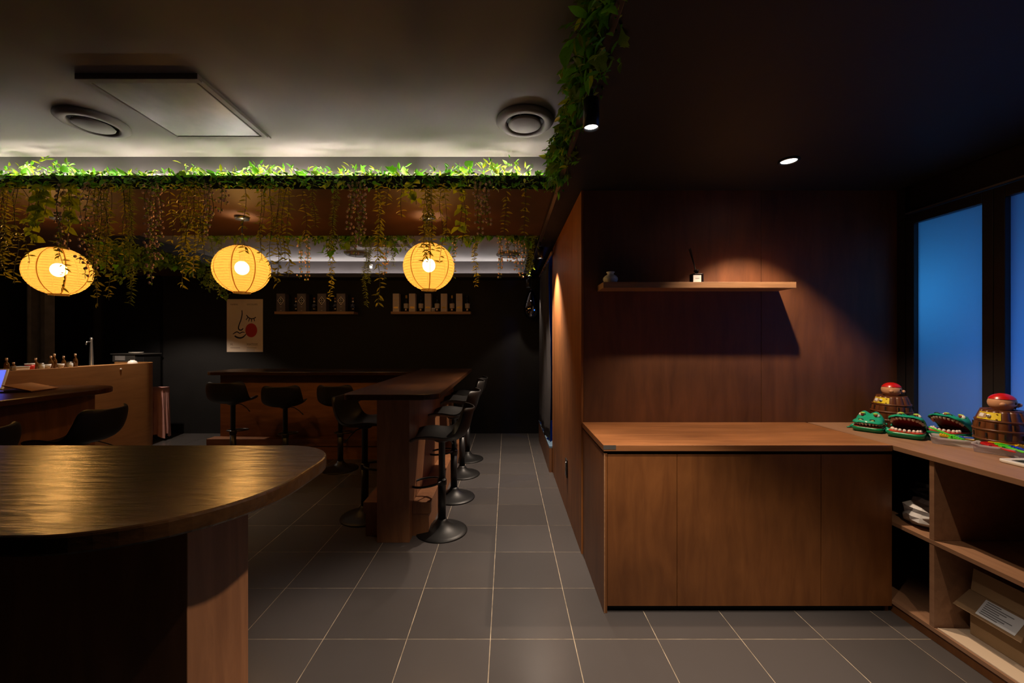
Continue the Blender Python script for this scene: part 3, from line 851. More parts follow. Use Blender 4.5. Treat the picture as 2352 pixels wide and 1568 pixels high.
# ------------------------------------------------------------------ back wall: poster and bottle shelves
YW = YF
po = thing('poster', 'cream line-art face poster with red cheek circle on the black back wall', 'poster', (-4.06, YW, 1.26))
px0, px1, pz0, pz1 = -4.338, -3.780, 1.263, 2.080
mrot = Matrix.Translation((0, 0, 0))
G().box(px0, px1, YW - .006, YW - .001, pz0, pz1).done('sheet', 'cream_paper', po)
def px(u, vv):   # position on the sheet: u 0..1 to the right, vv 0..1 downwards
    return Vector((px0 + (px1 - px0) * u, YW - .0068, pz1 - (pz1 - pz0) * vv))
def stroke(name, pts, wds, mat='poster_ink'):
    wds = [q * 1.6 for q in wds]
    P = [px(*p) for p in pts]
    # catmull-rom
    Q = []; Wd = []
    n = len(P)
    for i in range(n - 1):
        p0 = P[max(i - 1, 0)]; p1 = P[i]; p2 = P[i + 1]; p3 = P[min(i + 2, n - 1)]
        for k in range(6):
            t = k / 6
            Q.append(.5 * ((2 * p1) + (p2 - p0) * t + (2 * p0 - 5 * p1 + 4 * p2 - p3) * t * t + (3 * p1 - p0 - 3 * p2 + p3) * t ** 3))
            Wd.append(wds[i] + (wds[i + 1] - wds[i]) * t)
    Q.append(P[-1]); Wd.append(wds[-1])
    vv = []; ff = []
    for i, q in enumerate(Q):
        a = Q[max(i - 1, 0)]; b_ = Q[min(i + 1, len(Q) - 1)]
        t = (b_ - a).normalized(); nn = Vector((-t.z, 0, t.x)) * Wd[i]
        vv += [q - nn, q + nn]
        if i: ff.append((2 * i - 2, 2 * i - 1, 2 * i + 1, 2 * i))
    G().add(vv, ff).done(name, mat, po)
stroke('drawn_nose', [(.42, .21), (.425, .29), (.39, .40), (.345, .48), (.325, .55), (.36, .585), (.42, .58), (.455, .55)], [.004, .005, .005, .005, .006, .006, .006, .004])
stroke('drawn_eyelid', [(.545, .30), (.60, .345), (.67, .37), (.75, .365), (.81, .34)], [.004, .005, .005, .005, .004])
for a, b_ in (((.585, .345), (.535, .395)), ((.635, .365), (.605, .425)), ((.69, .372), (.685, .43)), ((.755, .368), (.775, .42))):
    stroke('drawn_lash', [a, ((a[0] + b_[0]) / 2, (a[1] + b_[1]) / 2), b_], [.004, .004, .003])
stroke('drawn_lip', [(.17, .665), (.23, .635), (.29, .62), (.36, .645), (.43, .625), (.50, .63)], [.003, .005, .005, .005, .005, .003])
stroke('drawn_lip', [(.22, .695), (.29, .725), (.38, .735), (.46, .715), (.54, .66)], [.007, .008, .008, .007, .003])
G().add([px(.68 + .165 * math.cos(2 * PI * k / 40), .59 + .132 * math.sin(2 * PI * k / 40)) + Vector((0, -.0004, 0)) for k in range(40)], [tuple(range(40))]).done('red_circle', 'poster_red', po)
rotw = Matrix.Rotation(PI / 2, 4, 'X')
for txt, u, vv_, sz in (('PAPIERS', .10, .115, .034), ('DÉCOUPÉS', .555, .115, .034), ('H.', .10, .875, .046), ('MATISSE', .555, .875, .046)):
    text_geo(txt, sz, px(u, vv_), rotw).done('lettering', 'poster_text', po)
for u in (.10, .555):
    G().box(px(u, 0).x, px(u + .27, 0).x, YW - .0072, YW - .0062, px(0, .925).z, px(0, .918).z).done('small_print', 'poster_text', po)
G().box(px(.55, 0).x, px(.78, 0).x, YW - .0074, YW - .0062, px(0, .992).z, px(0, .94).z).done('tape', 'tape', po)
G().box(px(.015, 0).x, px(.13, 0).x, YW - .0074, YW - .0062, px(0, .77).z, px(0, .28).z).done('tape', 'cream_paper', po)

def back_shelf(x0, x1, label):
    s = single(G().box(x0, x1, 6.09, YW - .0005, 1.838, 1.876).done('bottle_shelf', 'shelf_oak', None, bevel=.001), label, 'shelf')
bx = lambda p: (p - 1164) * 6.17 / 928.6
back_shelf(bx(637), bx(817), 'short wooden wall shelf with dark gift boxes, left of the two on the back wall')
back_shelf(bx(901), bx(1082), 'short wooden wall shelf with taupe boxes, right of the two on the back wall')
ZS = 1.8765
ordw = ['leftmost', 'second', 'third', 'fourth', 'rightmost']

def dark_box(x, label):
    y0 = 6.11
    t = thing('gift_box', label, 'box', (x, y0 + .05, ZS), 0, 'dark gift boxes on the left back shelf')
    W, H = .066, .272
    box('carton', 'box_dark', t, x - W, x + W, y0, y0 + .11, ZS, ZS + H, bevel=.002)
    yy = y0 - .0006
    def q(c, h, inner):
        o = [Vector((0, 0, h)), Vector((c, 0, 0)), Vector((0, 0, -h)), Vector((-c, 0, 0))]
        vv = [p for p in o] + [p * inner for p in o]
        return vv, [(k, (k + 1) % 4, 4 + (k + 1) % 4, 4 + k) for k in range(4)]
    ct = Vector((x, yy, ZS + .165))
    vv, ff = q(.049, .064, .84)
    G().add([ct + p for p in vv], ff).done('diamond_emblem', 'box_silver', t)
    G().add([ct + p * .82 + Vector((0, -.0002, 0)) for p in vv[:4]], [(0, 1, 2, 3)]).done('diamond_field', 'bottle_dark', t)
    G().ball(tuple(ct + Vector((0, -.001, .022))), .008, .0012, .009, 10, 6).done('crest', 'box_silver', t)
    G().box(x - .030, x + .030, yy - .0015, yy - .0004, ct.z - .002, ct.z + .003).done('name_bar', 'box_silver', t)
    G().box(x - .010, x + .010, yy - .0015, yy - .0004, ct.z - .028, ct.z - .018).done('number_bar', 'box_silver', t)
    G().ball((x, yy - .0005, ZS + .072), .015, .0015, .006, 10, 6).done('seal', 'box_line', t)
    G().box(x - .011, x + .011, yy - .0008, yy + .0002, ZS + .012, ZS + .019).done('base_mark', 'label_cream', t)
    for k in range(5):
        a = x - .066 + k * .020
        p0 = Vector((a, yy + .0003, ZS + H - .004)); p1 = Vector((min(a + .13, x + .065), yy + .0003, ZS + H - .004 - (min(a + .13, x + .065) - a) * 1.35))
        G().add([p0, p0 + Vector((.003, 0, 0)), p1 + Vector((.0, 0, .004)), p1], [(0, 1, 2, 3)]).done('stripe', 'box_line', t)
for k, p in enumerate((650, 697, 743, 786.7)):
    dark_box(bx(p), '%s dark gift box with a silver diamond emblem on the left back shelf' % ['leftmost', 'second from left', 'third from left', 'rightmost'][k])

def round_bottle(x, label):
    t = thing('liquor_bottle', label, 'bottle', (x, 6.165, ZS), 0, 'round dark bottles on the left back shelf')
    G().lathe([(.030, 0), (.042, .006), (.046, .04), (.044, .075), (.032, .10), (.015, .118), (.012, .135), (.012, .175), (.014, .178), (.014, .186)], (x, 6.165, ZS), 24).done('glass', 'bottle_dark', t, smooth=True)
    G().lathe([(.0125, .186), (.0145, .190), (.0145, .212), (.012, .216)], (x, 6.165, ZS), 16).done('stopper', 'cork', t, smooth=True)
    G().lathe([(.0128, .145), (.0128, .168)], (x, 6.165, ZS), 16, cap=False).done('neck_label', 'box_silver', t, smooth=True)
    G().lathe([(.0335, .0985), (.024, .109)], (x, 6.165, ZS), 24, cap=False).done('shoulder_collar', 'box_line', t, smooth=True)
for k, p in enumerate((680.3, 722.3, 770.4, 810.8)):
    round_bottle(bx(p), 'dark round-bodied bottle with a cork stopper, %s on the left back shelf' % ['leftmost', 'second from left', 'third from left', 'rightmost'][k])

def taupe_box(x, label):
    t = thing('gift_box', label, 'box', (x, 6.15, ZS), 0, 'taupe gift boxes on the right back shelf')
    W, H, y0 = .0475, .272, 6.11
    box('carton', 'box_taupe', t, x - W, x + W, y0, y0 + .095, ZS, ZS + H, bevel=.0015)
    box('gold_label', 'gold', t, x - .030, x + .030, y0 - .0012, y0, ZS + .050, ZS + .073)
    box('label_print', 'print_grey', t, x - .020, x + .020, y0 - .0017, y0 - .0012, ZS + .058, ZS + .063)
    G().ball((x, y0 - .0004, ZS + .248), .005, .001, .007, 8, 6).done('crest', 'gold', t)
    pts = [(x - .028 + .056 * k / 24, y0 - .0008, ZS + .172 + .004 * math.sin(k * 1.9) + .002 * math.sin(k * .9)) for k in range(25)]
    G().tube(pts, .0012, 4).done('script_mark', 'gold', t)
    box('thin_line', 'label_cream', t, x - .02, x + .02, y0 - .0006, y0, ZS + .140, ZS + .142)
for k, p in enumerate((911.8, 948.7, 984.4, 1020.9, 1055.8)):
    taupe_box(bx(p), '%s taupe gift box with a gold label on the right back shelf' % ['leftmost', 'second from left', 'middle', 'second from right', 'rightmost'][k])
def tall_bottle(x, label, top):
    t = thing('liquor_bottle', label, 'bottle', (x, 6.165, ZS), 0, 'tall bottles on the right back shelf')
    G().lathe([(.028, 0), (.031, .005), (.036, .08), (.038, .118), (.034, .132), (.018, .150), (.012, .165), (.0115, .215)], (x, 6.165, ZS), 24).done('glass', 'bottle_dark', t, smooth=True)
    G().lathe([(.0365, .052), (.0380, .098), (.0388, .117), (.0388, .124)], (x, 6.165, ZS), 28, cap=False).done('label', 'label_cream', t, smooth=True)
    G().lathe([(.0132, .205), (.0138, .225), (.0138, .248), (.008, .252)], (x, 6.165, ZS), 16).done('cap', top, t, smooth=True)
    box('base_label', 'label_tan', t, x - .013, x + .013, 6.1295, 6.1315, ZS + .016, ZS + .044)
for k, p in enumerate((933.5, 967.1, 1004.4, 1038.6, 1073.6)):
    tall_bottle(bx(p), 'tall bottle with a pale band label, %s on the right back shelf' % ['leftmost', 'second from left', 'middle', 'second from right', 'rightmost'][k], 'gold' if k in (0, 3) else 'bottle_dark')
jr = thing('jar', 'little pale jar between boxes on the right back shelf', 'jar', (bx(996.4), 6.115, ZS))
G().lathe([(.024, 0), (.027, .004), (.027, .034)], (bx(996.4), 6.075 + .045, ZS), 20).done('body', 'label_cream', jr, smooth=True)
G().lathe([(.028, .034), (.028, .052), (.025, .055)], (bx(996.4), 6.075 + .045, ZS), 20).done('lid', 'white_plastic', jr, smooth=True)

# ------------------------------------------------------------------ kitchen counter on the left
kc = thing('kitchen_counter', 'tall plywood kitchen counter with curved end, lined with jars', 'counter', (-5.2, 4.6, 0))
outer = [(-4.87, 1.9)] + arc(-4.87 - .30, 5.75 - .30, .30, 0, 90, 16) + [(-5.55, 5.75)]
inner = [(-5.55, 5.72)] + list(reversed(arc(-4.87 - .30, 5.75 - .30, .27, 0, 90, 16))) + [(-4.90, 1.9)]
G().prism(outer + inner, 0, 1.135).done('curved_front', 'counter_ply', kc, smooth=False)
box('worktop', 'steel', kc, -5.65, -4.905, 1.9, 5.42, .86, .90)
box('top_ledge', 'counter_ply', kc, -5.10, -4.901, 1.9, 5.42, 1.105, 1.133)
G().ball((-4.868, 5.10, 1.075), .004, .014, .014, 10, 6).done('white_sticker', 'white_plastic', kc)
ZC = 1.1335
def on_counter(p): return -4.99 * 928.6 / (p - 1164)
def small_item(kind, p, label, s=1.0):
    y = on_counter(p); x = -4.99
    if kind == 'bottle':
        t = thing('sauce_bottle', label, 'bottle', (x, y, ZC), 0, 'bottles on the kitchen counter ledge')
        G().lathe([(.020, 0), (.021, .05 * s), (.018, .065 * s), (.008, .08 * s), (.008, .095 * s)], (x, y, ZC), 16).done('glass', 'amber', t, smooth=True)
        G().lathe([(.0095, .093 * s), (.0095, .115 * s)], (x, y, ZC), 12).done('cap', 'label_tan', t, smooth=True)
    elif kind == 'cup':
        t = thing('cup', label, 'cup', (x, y, ZC), 0, 'cups on the kitchen counter ledge')
        G().lathe([(.020 * s, 0), (.026 * s, .004), (.034 * s, .045 * s), (.032 * s, .045 * s), (.024 * s, .006)], (x, y, ZC), 20, cap=False).done('bowl', 'ceramic', t, smooth=True)
        G().tube([(x + .03 * s, y - .002, ZC + .036 * s), (x + .05 * s, y - .01, ZC + .03 * s), (x + .03 * s, y - .004, ZC + .014 * s)], .003, 6).done('handle', 'ceramic', t, smooth=True)
    elif kind == 'tin':
        t = thing('tin', label, 'tin', (x, y, ZC))
        G().lathe([(.036, 0), (.036, .050)], (x, y, ZC), 20).done('body', 'red_tin', t, smooth=True)
        G().lathe([(.0375, .050), (.0375, .060), (.034, .062)], (x, y, ZC), 20).done('lid', 'white_plastic', t, smooth=True)
    elif kind == 'jar':
        t = thing('jar', label, 'jar', (x, y, ZC), 0, 'jars on the kitchen counter ledge')
        G().lathe([(.026, 0), (.028, .004), (.028, .04), (.022, .046)], (x, y, ZC), 18).done('body', 'clear', t, smooth=True)
        G().lathe([(.024, .046), (.024, .058)], (x, y, ZC), 18).done('lid', 'steel', t, smooth=True)
    elif kind == 'dish':
        t = thing('container', label, 'container', (x, y, ZC))
        G().box(x - .05, x + .05, y - .06, y + .06, ZC, ZC + .032).done('tub', 'white_plastic', t, bevel=.006)
        G().box(x - .053, x + .053, y - .063, y + .063, ZC + .032, ZC + .038).done('lid', 'clear', t, bevel=.003)
for a in [('bottle', 15, 'brown sauce bottle nearest the left edge on the counter ledge', 1.1), ('bottle', 31, 'short brown bottle left of the white tub on the counter ledge', .7),
          ('dish', 42, 'flat white lidded tub on the kitchen counter ledge', 1), ('tin', 68, 'small red tin on the kitchen counter ledge', 1),
          ('bottle', 82, 'brown bottle right of the red tin on the counter ledge', 1.0), ('jar', 94, 'small clear jar beside the brown bottle on the counter ledge', 1),
          ('cup', 108, 'white cup left of the tall amber bottle on the counter ledge', 1.0), ('bottle', 117, 'slim amber bottle between the two white cups on the counter ledge', 1.15),
          ('bottle', 125, 'tall amber bottle on the counter ledge in front of the grey post', 1.35), ('cup', 139, 'white cup right of the grey post on the counter ledge', .95),
          ('bottle', 146, 'amber bottle right of the second white cup on the counter ledge', 1.1), ('jar', 160, 'clear jar with steel lid on the counter ledge', 1.2),
          ('bottle', 173, 'rightmost amber bottle of the row on the counter ledge', 1.3)]:
    small_item(a[0], a[1], a[2], a[3])
for p, q_, lab in ((304, 5.24, 'left upturned white bowl at the curved counter end'), (321, 5.26, 'right upturned white bowl at the curved counter end')):
    d_ = q_ + (.0 if p < 310 else .0)
    x = (p - 1164) * d_ / 928.6 - .10
    x = max(min(x, -4.96), -5.04)
    d_ = x * 928.6 / (p - 1164)
    t = thing('bowl', lab, 'bowl', (x, min(d_, 5.36), ZC), 0, 'upturned bowls on the kitchen counter')
    G().lathe([(.052, 0), (.050, .012), (.040, .030), (.022, .040), (.020, .046), (.0, .046)], (x, min(d_, 5.36), ZC), 24, cap=False).done('shell', 'ceramic', t, smooth=True)
ck = thing('counter_unit', 'steel-topped appliance cabinet behind the curved kitchen counter', 'appliance', (-5.4, 5.95, 0))
box('body', 'black_metal', ck, -5.74, -5.30, 5.90, 6.19, 0, 1.235, bevel=.004)
box('steel_front', 'steel', ck, -5.74, -5.42, 5.885, 5.899, 1.13, 1.235, bevel=.002)
box('vent_grille', 'post_grey', ck, -5.70, -5.56, 5.880, 5.8849, 1.15, 1.215)
box('steel_top', 'steel', ck, -5.76, -5.28, 5.87, 6.19, 1.236, 1.250, bevel=.002)
t = thing('tray_stack', 'small white dish on the steel appliance top', 'dish', (-5.50, 6.0, 1.25))
G().lathe([(.04, 0), (.085, .012), (.085, .018), (.045, .008), (.0, .006)], (-5.50, 6.0, 1.2502), 24, cap=False).done('plate', 'ceramic', t, smooth=True)
t = thing('draft_tap', 'slim steel tap column standing behind the kitchen counter', 'tap', (-5.55, 5.45, .90))
G().lathe([(.05, 0), (.05, .01), (.026, .02), (.022, .30), (.014, .54), (.018, .56), (.010, .58)], (-5.55, 5.40, .9005), 18).done('column', 'steel', t, smooth=True)
G().tube([(-5.55, 5.39, 1.42), (-5.55, 5.34, 1.42), (-5.55, 5.33, 1.38)], .009, 8).done('spout', 'steel', t, smooth=True)
gp = thing('steel_post', 'grey metal post rising behind the kitchen counter at left', 'post', (-6.75, 5.85, 0))
box('web', 'post_grey', gp, -6.87, -6.69, 5.84, 5.90, 0, ZL)
box('flange', 'post_grey', gp, -6.885, -6.87, 5.80, 5.93, 0, ZL)
box('flange', 'post_grey', gp, -6.69, -6.63, 5.80, 5.93, 0, ZL)
# pink cloth over a small table
pc = thing('draped_table', 'small table under a creased pink cloth at the end of the kitchen counter', 'table', (-5.07, 5.83, 0))
box('table_top', 'bar_core', pc, -5.19, -4.95, 5.815, 5.915, .735, .757)
for xx in (-5.18, -4.98):
    for yy in (5.82, 5.885):
        box('leg', 'black_metal', pc, xx, xx + .025, yy, yy + .025, 0, .735)
v = []; f = []
per = []
X_, Y_ = (-5.20, -4.942), (5.805, 5.925)
N = 15
for k in range(N): per.append((X_[0] + (X_[1] - X_[0]) * k / N, Y_[0], 0, -1))
for k in range(N): per.append((X_[1], Y_[0] + (Y_[1] - Y_[0]) * k / N, 1, 0))
for k in range(N): per.append((X_[1] - (X_[1] - X_[0]) * k / N, Y_[1], 0, 1))
for k in range(N): per.append((X_[0], Y_[1] - (Y_[1] - Y_[0]) * k / N, -1, 0))
rows = 9; n = len(per)
for j in range(rows):
    tz = j / (rows - 1)
    for k, (x, y, nx, ny) in enumerate(per):
        o_ = .016 * tz * (math.sin(k * 1.7) + .5 * math.sin(k * .8 + 2 * tz)) + .012 * tz
        if nx < 0: o_ = 0
        v.append((x + nx * o_, y + ny * o_, .762 - tz * (.70 + .03 * math.sin(k * .5))))
for j in range(rows - 1):
    for k in range(n):
        k2 = (k + 1) % n
        f.append((j * n + k, j * n + k2, (j + 1) * n + k2, (j + 1) * n + k))
f.append(tuple(range(n)))
G().add(v, f).done('cloth', 'pink_cloth', pc, smooth=True)

# things on the far bar arm at left
tb = thing('tablet', 'tablet with a glowing blue screen on the bar at the left edge', 'tablet', (-3.935, 3.05, ZT))
rt = Matrix.Rotation(R_(-20), 3, 'X')
mt = Matrix.Rotation(R_(20), 3, 'Z') @ Matrix.Rotation(R_(-22), 3, 'X')
G().obox((-3.935, 3.05, ZT + .078), (.115, .005, .080), mt).done('body', 'white_plastic', tb)
G().obox(Vector((-3.935, 3.05, ZT + .078)) + mt @ Vector((0, -.0055, 0)), (.103, .0008, .070), mt).done('screen', 'tablet_screen', tb)
G().obox((-3.92, 3.105, ZT + .042), (.03, .004, .046), Matrix.Rotation(R_(20), 3, 'Z') @ Matrix.Rotation(R_(30), 3, 'X')).done('stand', 'white_plastic', tb)
mb = thing('menu_board', 'wooden menu board lying open on the bar beside the tablet', 'menu', (-3.52, 2.98, ZT))
G().obox((-3.52, 2.98, ZT + .0055), (.085, .11, .005), Matrix.Rotation(R_(12), 3, 'Z')).done('cover', 'menu_wood', mb)
G().obox((-3.505, 2.98, ZT + .030), (.088, .11, .003), Matrix.Rotation(R_(12), 3, 'Z') @ Matrix.Rotation(R_(14), 3, 'Y')).done('cover', 'menu_wood', mb)
G().obox((-3.53, 2.97, ZT + .0155), (.06, .09, .005), Matrix.Rotation(R_(10), 3, 'Z')).done('pages', 'white_label', mb)

# ------------------------------------------------------------------ toys on the window bench
ZB = .8845
def croc(x, y, rz, s, gape, label):
    """toy crocodile head facing -y before rotation; gape opens the upper jaw"""
    t = thing('toy_crocodile', label, 'toy', (x, y, ZB), rz, 'green toy crocodiles on the window bench')
    t.scale = (s, s, s)
    L = dict(local=True)
    # lower jaw: rounded pan
    def pan(k, z): return arc(-.048 * k, -.050 * k, .034 * k, 180, 270, 5) + arc(.048 * k, -.050 * k, .034 * k, 270, 360, 5) + arc(.05 * k, .055, .03, 0, 90, 4) + arc(-.05 * k, .055, .03, 90, 180, 4)
    g = G(); rings = [pan(.86, 0), pan(1.0, .012), pan(1.02, .026), pan(.97, .034)]
    zs = [0, .012, .026, .034]; n = len(rings[0])
    v = []; f = []
    for rg, z in zip(rings, zs): v += [(a, b_, z) for a, b_ in rg]
    for i in range(3):
        for k in range(n): f.append((i * n + k, i * n + (k + 1) % n, (i + 1) * n + (k + 1) % n, (i + 1) * n + k))
    f.append(tuple(reversed(range(n)))); f.append(tuple(range(3 * n, 4 * n)))
    G().add(v, f).done('lower_jaw', 'croc_dark', t, smooth=True, **L)
    G().prism([(a * .95, b_ * .95) for a, b_ in pan(.97, 0)], .0342, .040).done('gum', 'croc_gum', t, **L)
    G().box(-.058, .058, -.02, .06, .0402, .044).done('tongue', 'croc_mouth', t, bevel=.002, **L)
    if gape > .1:
        for k in range(11):
            a = -PI * (.02 + .96 * k / 10)
            tx, ty = .060 * math.cos(a), -.012 + .060 * math.sin(a)
            tx = max(-.062, min(.062, tx * 1.15))
            G().ball((tx, ty, .046), .0085, .0085, .011, 10, 7).done('tooth', 'tooth', t, smooth=True, **L)
    # upper head: snout and brow, hinged at the back
    m = Matrix.Translation((0, .06, .045)) @ Matrix.Rotation(-gape, 4, 'X') @ Matrix.Translation((0, -.06, -.045))
    v = []; f = []
    secs = [(-.088, .040, .052, .050), (-.080, .062, .050, .066), (-.060, .078, .050, .080), (-.030, .078, .050, .084), (-.005, .074, .050, .092), (.015, .074, .048, .112), (.04, .076, .044, .122), (.065, .074, .036, .116), (.088, .062, .028, .094), (.098, .04, .030, .070)]
    ns = 16
    for (yy, hw, zb, zt) in secs:
        for k in range(ns + 1):
            a = PI * k / ns
            lump = .012 * max(0, math.cos(2 * a) * -1) if False else 0
            dx = hw * math.cos(a)
            dz = zb + (zt - zb) * (math.sin(a) ** .62)
            if yy > 0 and yy < .09: dz += .014 * math.exp(-((abs(dx) - .036) / .02) ** 2) - .010 * math.exp(-(dx / .014) ** 2)
            if yy < -.055: dz += .007 * math.exp(-((abs(dx) - .030) / .016) ** 2) - .004 * math.exp(-(dx / .012) ** 2)
            v.append(m @ Vector((dx, yy, dz)))
    n = ns + 1
    for i in range(len(secs) - 1):
        for k in range(ns): f.append((i * n + k, (i + 1) * n + k, (i + 1) * n + k + 1, i * n + k + 1))
    f.append(tuple(range(n))); f.append(tuple(reversed(range((len(secs) - 1) * n, len(secs) * n))))
    hd = G().add(v, f).done('head', 'croc_green', t, smooth=True, solid=.004, **L)
    G().add([m @ Vector(p) for p in [(-.066, -.078, .0515), (.066, -.078, .0515), (.072, .05, .047), (-.072, .05, .047)]], [(0, 1, 2, 3)]).done('palate', 'croc_mouth', t, **L)
    if gape > .1:
        G().add([(-.066, .056, .036), (.066, .056, .036), (.066, .062, .10), (-.066, .062, .10)], [(0, 1, 2, 3)]).done('throat', 'croc_mouth', t, **L)
    # upper teeth: one scalloped row of single teeth
    for k in range(13):
        a = -PI * (.0 + 1.0 * k / 12)
        tx = .070 * math.cos(a); ty = -.018 + .066 * math.sin(a)
        p = m @ Vector((tx, ty, .050))
        G().lathe([(.0085, .004), (.008, -.003), (.0045, -.010), (.0, -.012)], tuple(p), 8, cap=False).done('upper_tooth', 'tooth_up', t, smooth=True, **L)
    for sx in (-1, 1):
        e = m @ Vector((sx * .040, .006, .105))
        ee = G().ball(tuple(e), .017, .010, .016, 16, 10).done('eye', 'eye_white', hd, smooth=True, local=True)
        e2 = m @ Vector((sx * .036, -.003, .105))
        G().ball(tuple(e2), .009, .005, .009, 12, 8).done('iris', 'eye_red', hd, smooth=True, local=True)
        e3 = m @ Vector((sx * .034, -.0, .117))
        G().ball(tuple(e3), .015, .009, .006, 12, 8).done('eyelid', 'yellow_green' if sx else 'croc_green', hd, smooth=True, local=True)
        pn = m @ Vector((sx * .030, -.072, .0755))
        G().tube([pn + Vector((.013 * math.cos(a * PI / 8), .006 * math.cos(a * PI / 8) * sx * 0 - .004, .006 * math.sin(a * PI / 8))) for a in range(9)], .0024, 6).done('nostril', 'black_ink', hd, smooth=True, local=True)
        G().ball(tuple(pn + Vector((.003 * sx, -.004, -.001))), .008, .004, .004, 10, 6).done('nostril_fill', 'yellow_green', hd, smooth=True, local=True)
        # little feet at the sides
        G().tube([(sx * .075, .045, .030), (sx * .095, .040, .018), (sx * .108, .030, .008)], [.010, .012, .010], 8).done('foot', 'croc_green', t, smooth=True, **L)
        for q in (-1, 0, 1):
            G().tube([(sx * .106, .030, .007), (sx * (.124), .022 + q * .012, .0045)], [.005, .0035], 6).done('toe', 'croc_green', t, smooth=True, **L)
        G().ball((sx * .080, .058, .052), .008, .008, .008, 10, 6).done('hinge_knob', 'croc_green', t, smooth=True, **L)
croc(2.195, 2.45, R_(-52), .86, .06, 'closed-mouth green toy crocodile on the corner of the bench')
croc(2.268, 2.290, R_(-54), .92, .52, 'wide open green toy crocodile in front of the first toy barrel')
croc(2.50, 2.29, R_(-78), .92, .55, 'open green toy crocodile by the window behind the clear trays')

def barrel(x, y, rz, label):
    t = thing('toy_barrel', label, 'toy', (x, y, ZB), rz, 'brown toy barrels on the window bench')
    L = dict(local=True)
    def rad(z): return .098 - .028 * ((z - .085) / .115) ** 2 if z > .085 else .098 - .018 * ((z - .085) / .085) ** 2
    N = 14
    H = .198
    lv = [0, .028, .052, .085, .118, .150, .185, H]
    for k in range(N):
        a0 = 2 * PI * k / N + .004; a1 = 2 * PI * (k + 1) / N - .004
        v = []; f = []
        for z in lv:
            for a in (a0, (a0 + a1) / 2, a1):
                v.append((rad(z) * math.cos(a), rad(z) * math.sin(a), z))
        for i in range(len(lv) - 1):
            for q in range(2): f.append((i * 3 + q, i * 3 + q + 1, i * 3 + 4 + q, i * 3 + 3 + q))
        G().add(v, f).done('stave', 'barrel_brown', t, smooth=True, solid=.003, **L)
    G().lathe([(.060, .002), (.070, .002), (.088, .06), (.090, .11), (.062, .19), (.0, .19)], (0, 0, 0), 36, cap=False).done('core', 'slot_black', t, **L)
    for z in (.050, .100, .145):
        G().lathe([(rad(z - .005) + .001, z - .005), (rad(z) + .0045, z - .003), (rad(z) + .0045, z + .003), (rad(z + .005) + .001, z + .005)], (0, 0, 0), 40, cap=False).done('hoop', 'barrel_brown', t, smooth=True, **L)
    G().lathe([(rad(H) + .003, H - .012), (rad(H) + .003, H), (.050, H), (.046, H - .006), (.0, H - .006)], (0, 0, 0), 36, cap=False).done('lid', 'barrel_brown', t, smooth=False, **L)
    for row, z in enumerate((.123, .075)):
        for k in range(10):
            a = 2 * PI * (k + .5 * row) / 10
            m = Matrix.Rotation(a, 3, 'Z')
            G().obox(m @ Vector((rad(z) + .002, 0, z)), (.0018, .0028, .0115), m).done('slot', 'slot_black', t, **L)
    # yellow label wrapped on the upper band, facing -y side
    a0, a1 = R_(-160), R_(-98)
    v = []; f = []
    for k in range(9):
        a = a0 + (a1 - a0) * k / 8
        for z in (.152, .187):
            r = rad(z) + .0035
            v.append((r * math.cos(a), r * math.sin(a), z))
    for k in range(8): f.append((2 * k, 2 * k + 2, 2 * k + 3, 2 * k + 1))
    lb = G().add(v, f).done('label', 'label_yellow', t, **L)
    def onlab(u, z): 
        a = a0 + (a1 - a0) * u; r = rad(z) + .0045
        return Vector((r * math.cos(a), r * math.sin(a), z))
    g = G()
    g.add([onlab(u, z) for u, z in ((.03, .157), (.30, .155), (.46, .161), (.44, .182), (.22, .185), (.03, .180))], [(0, 1, 2, 3, 4, 5)])
    g.done('map_print', 'map_tan', lb, **L)
    G().add([onlab(u, z) + onlab(u, z).normalized() * .0006 for u, z in ((.12, .164), (.34, .163), (.36, .178), (.14, .180))], [(0, 1, 2, 3)]).done('white_print', 'white_label', lb, **L)
    c = onlab(.56, .170)
    G().ball(tuple(c), .009, .009, .0085, 10, 8).done('skull_print', 'white_plastic', lb, smooth=True, **L)
    for du in (-.025, .03):
        p = onlab(.56 + du, .171); p = p + Vector((p.x, p.y, 0)).normalized() * .0085
        G().ball(tuple(p), .0026, .0026, .003, 8, 6).done('skull_eye', 'black_ink', lb, **L)
    for z in (.158, .182):
        p = onlab(.85, z)
        G().ball(tuple(p), .004, .004, .0022, 8, 6).done('coin_print', 'gold', lb, **L)
    # doll head popping out of the lid, looking +x
    hz = H + .036
    hd = G().ball((0, 0, hz), .050, .045, .044, 24, 14).done('doll_head', 'skin', t, smooth=True, **L)
    v = []; f = []
    sg = 24; rg = 7
    for i in range(rg + 1):
        ph = R_(24) + (PI / 2 - R_(24)) * i / rg
        for k in range(sg):
            a = 2 * PI * k / sg
            v.append((.0520 * math.cos(ph) * math.cos(a), .0470 * math.cos(ph) * math.sin(a), hz + .0465 * math.sin(ph) - .0 * math.cos(a)))
    for i in range(rg):
        for k in range(sg): f.append((i * sg + k, i * sg + (k + 1) % sg, (i + 1) * sg + (k + 1) % sg, (i + 1) * sg + k))
    G().add(v, f).done('red_cap', 'cap_red', t, smooth=True, **L)
    G().ball((.054, 0, hz - .008), .011, .011, .010, 12, 8).done('nose', 'skin', hd, smooth=True, **L)
    for sy in (-1, 1):
        G().ball((.0385, sy * .0245, hz + .001), .006, .006, .007, 10, 8).done('eye', 'black_ink', hd, smooth=True, **L)
        G().ball((-.002, sy * .042, hz - .006), .012, .008, .010, 10, 8).done('ear', 'skin', hd, smooth=True, **L)
        G().tube([(.050, sy * .003, hz - .017), (.043, sy * .017, hz - .015), (.038, sy * .025, hz - .021), (.040, sy * .022, hz - .027)], [.005, .005, .004, .002], 8).done('moustache', 'barrel_brown', hd, smooth=True, **L)
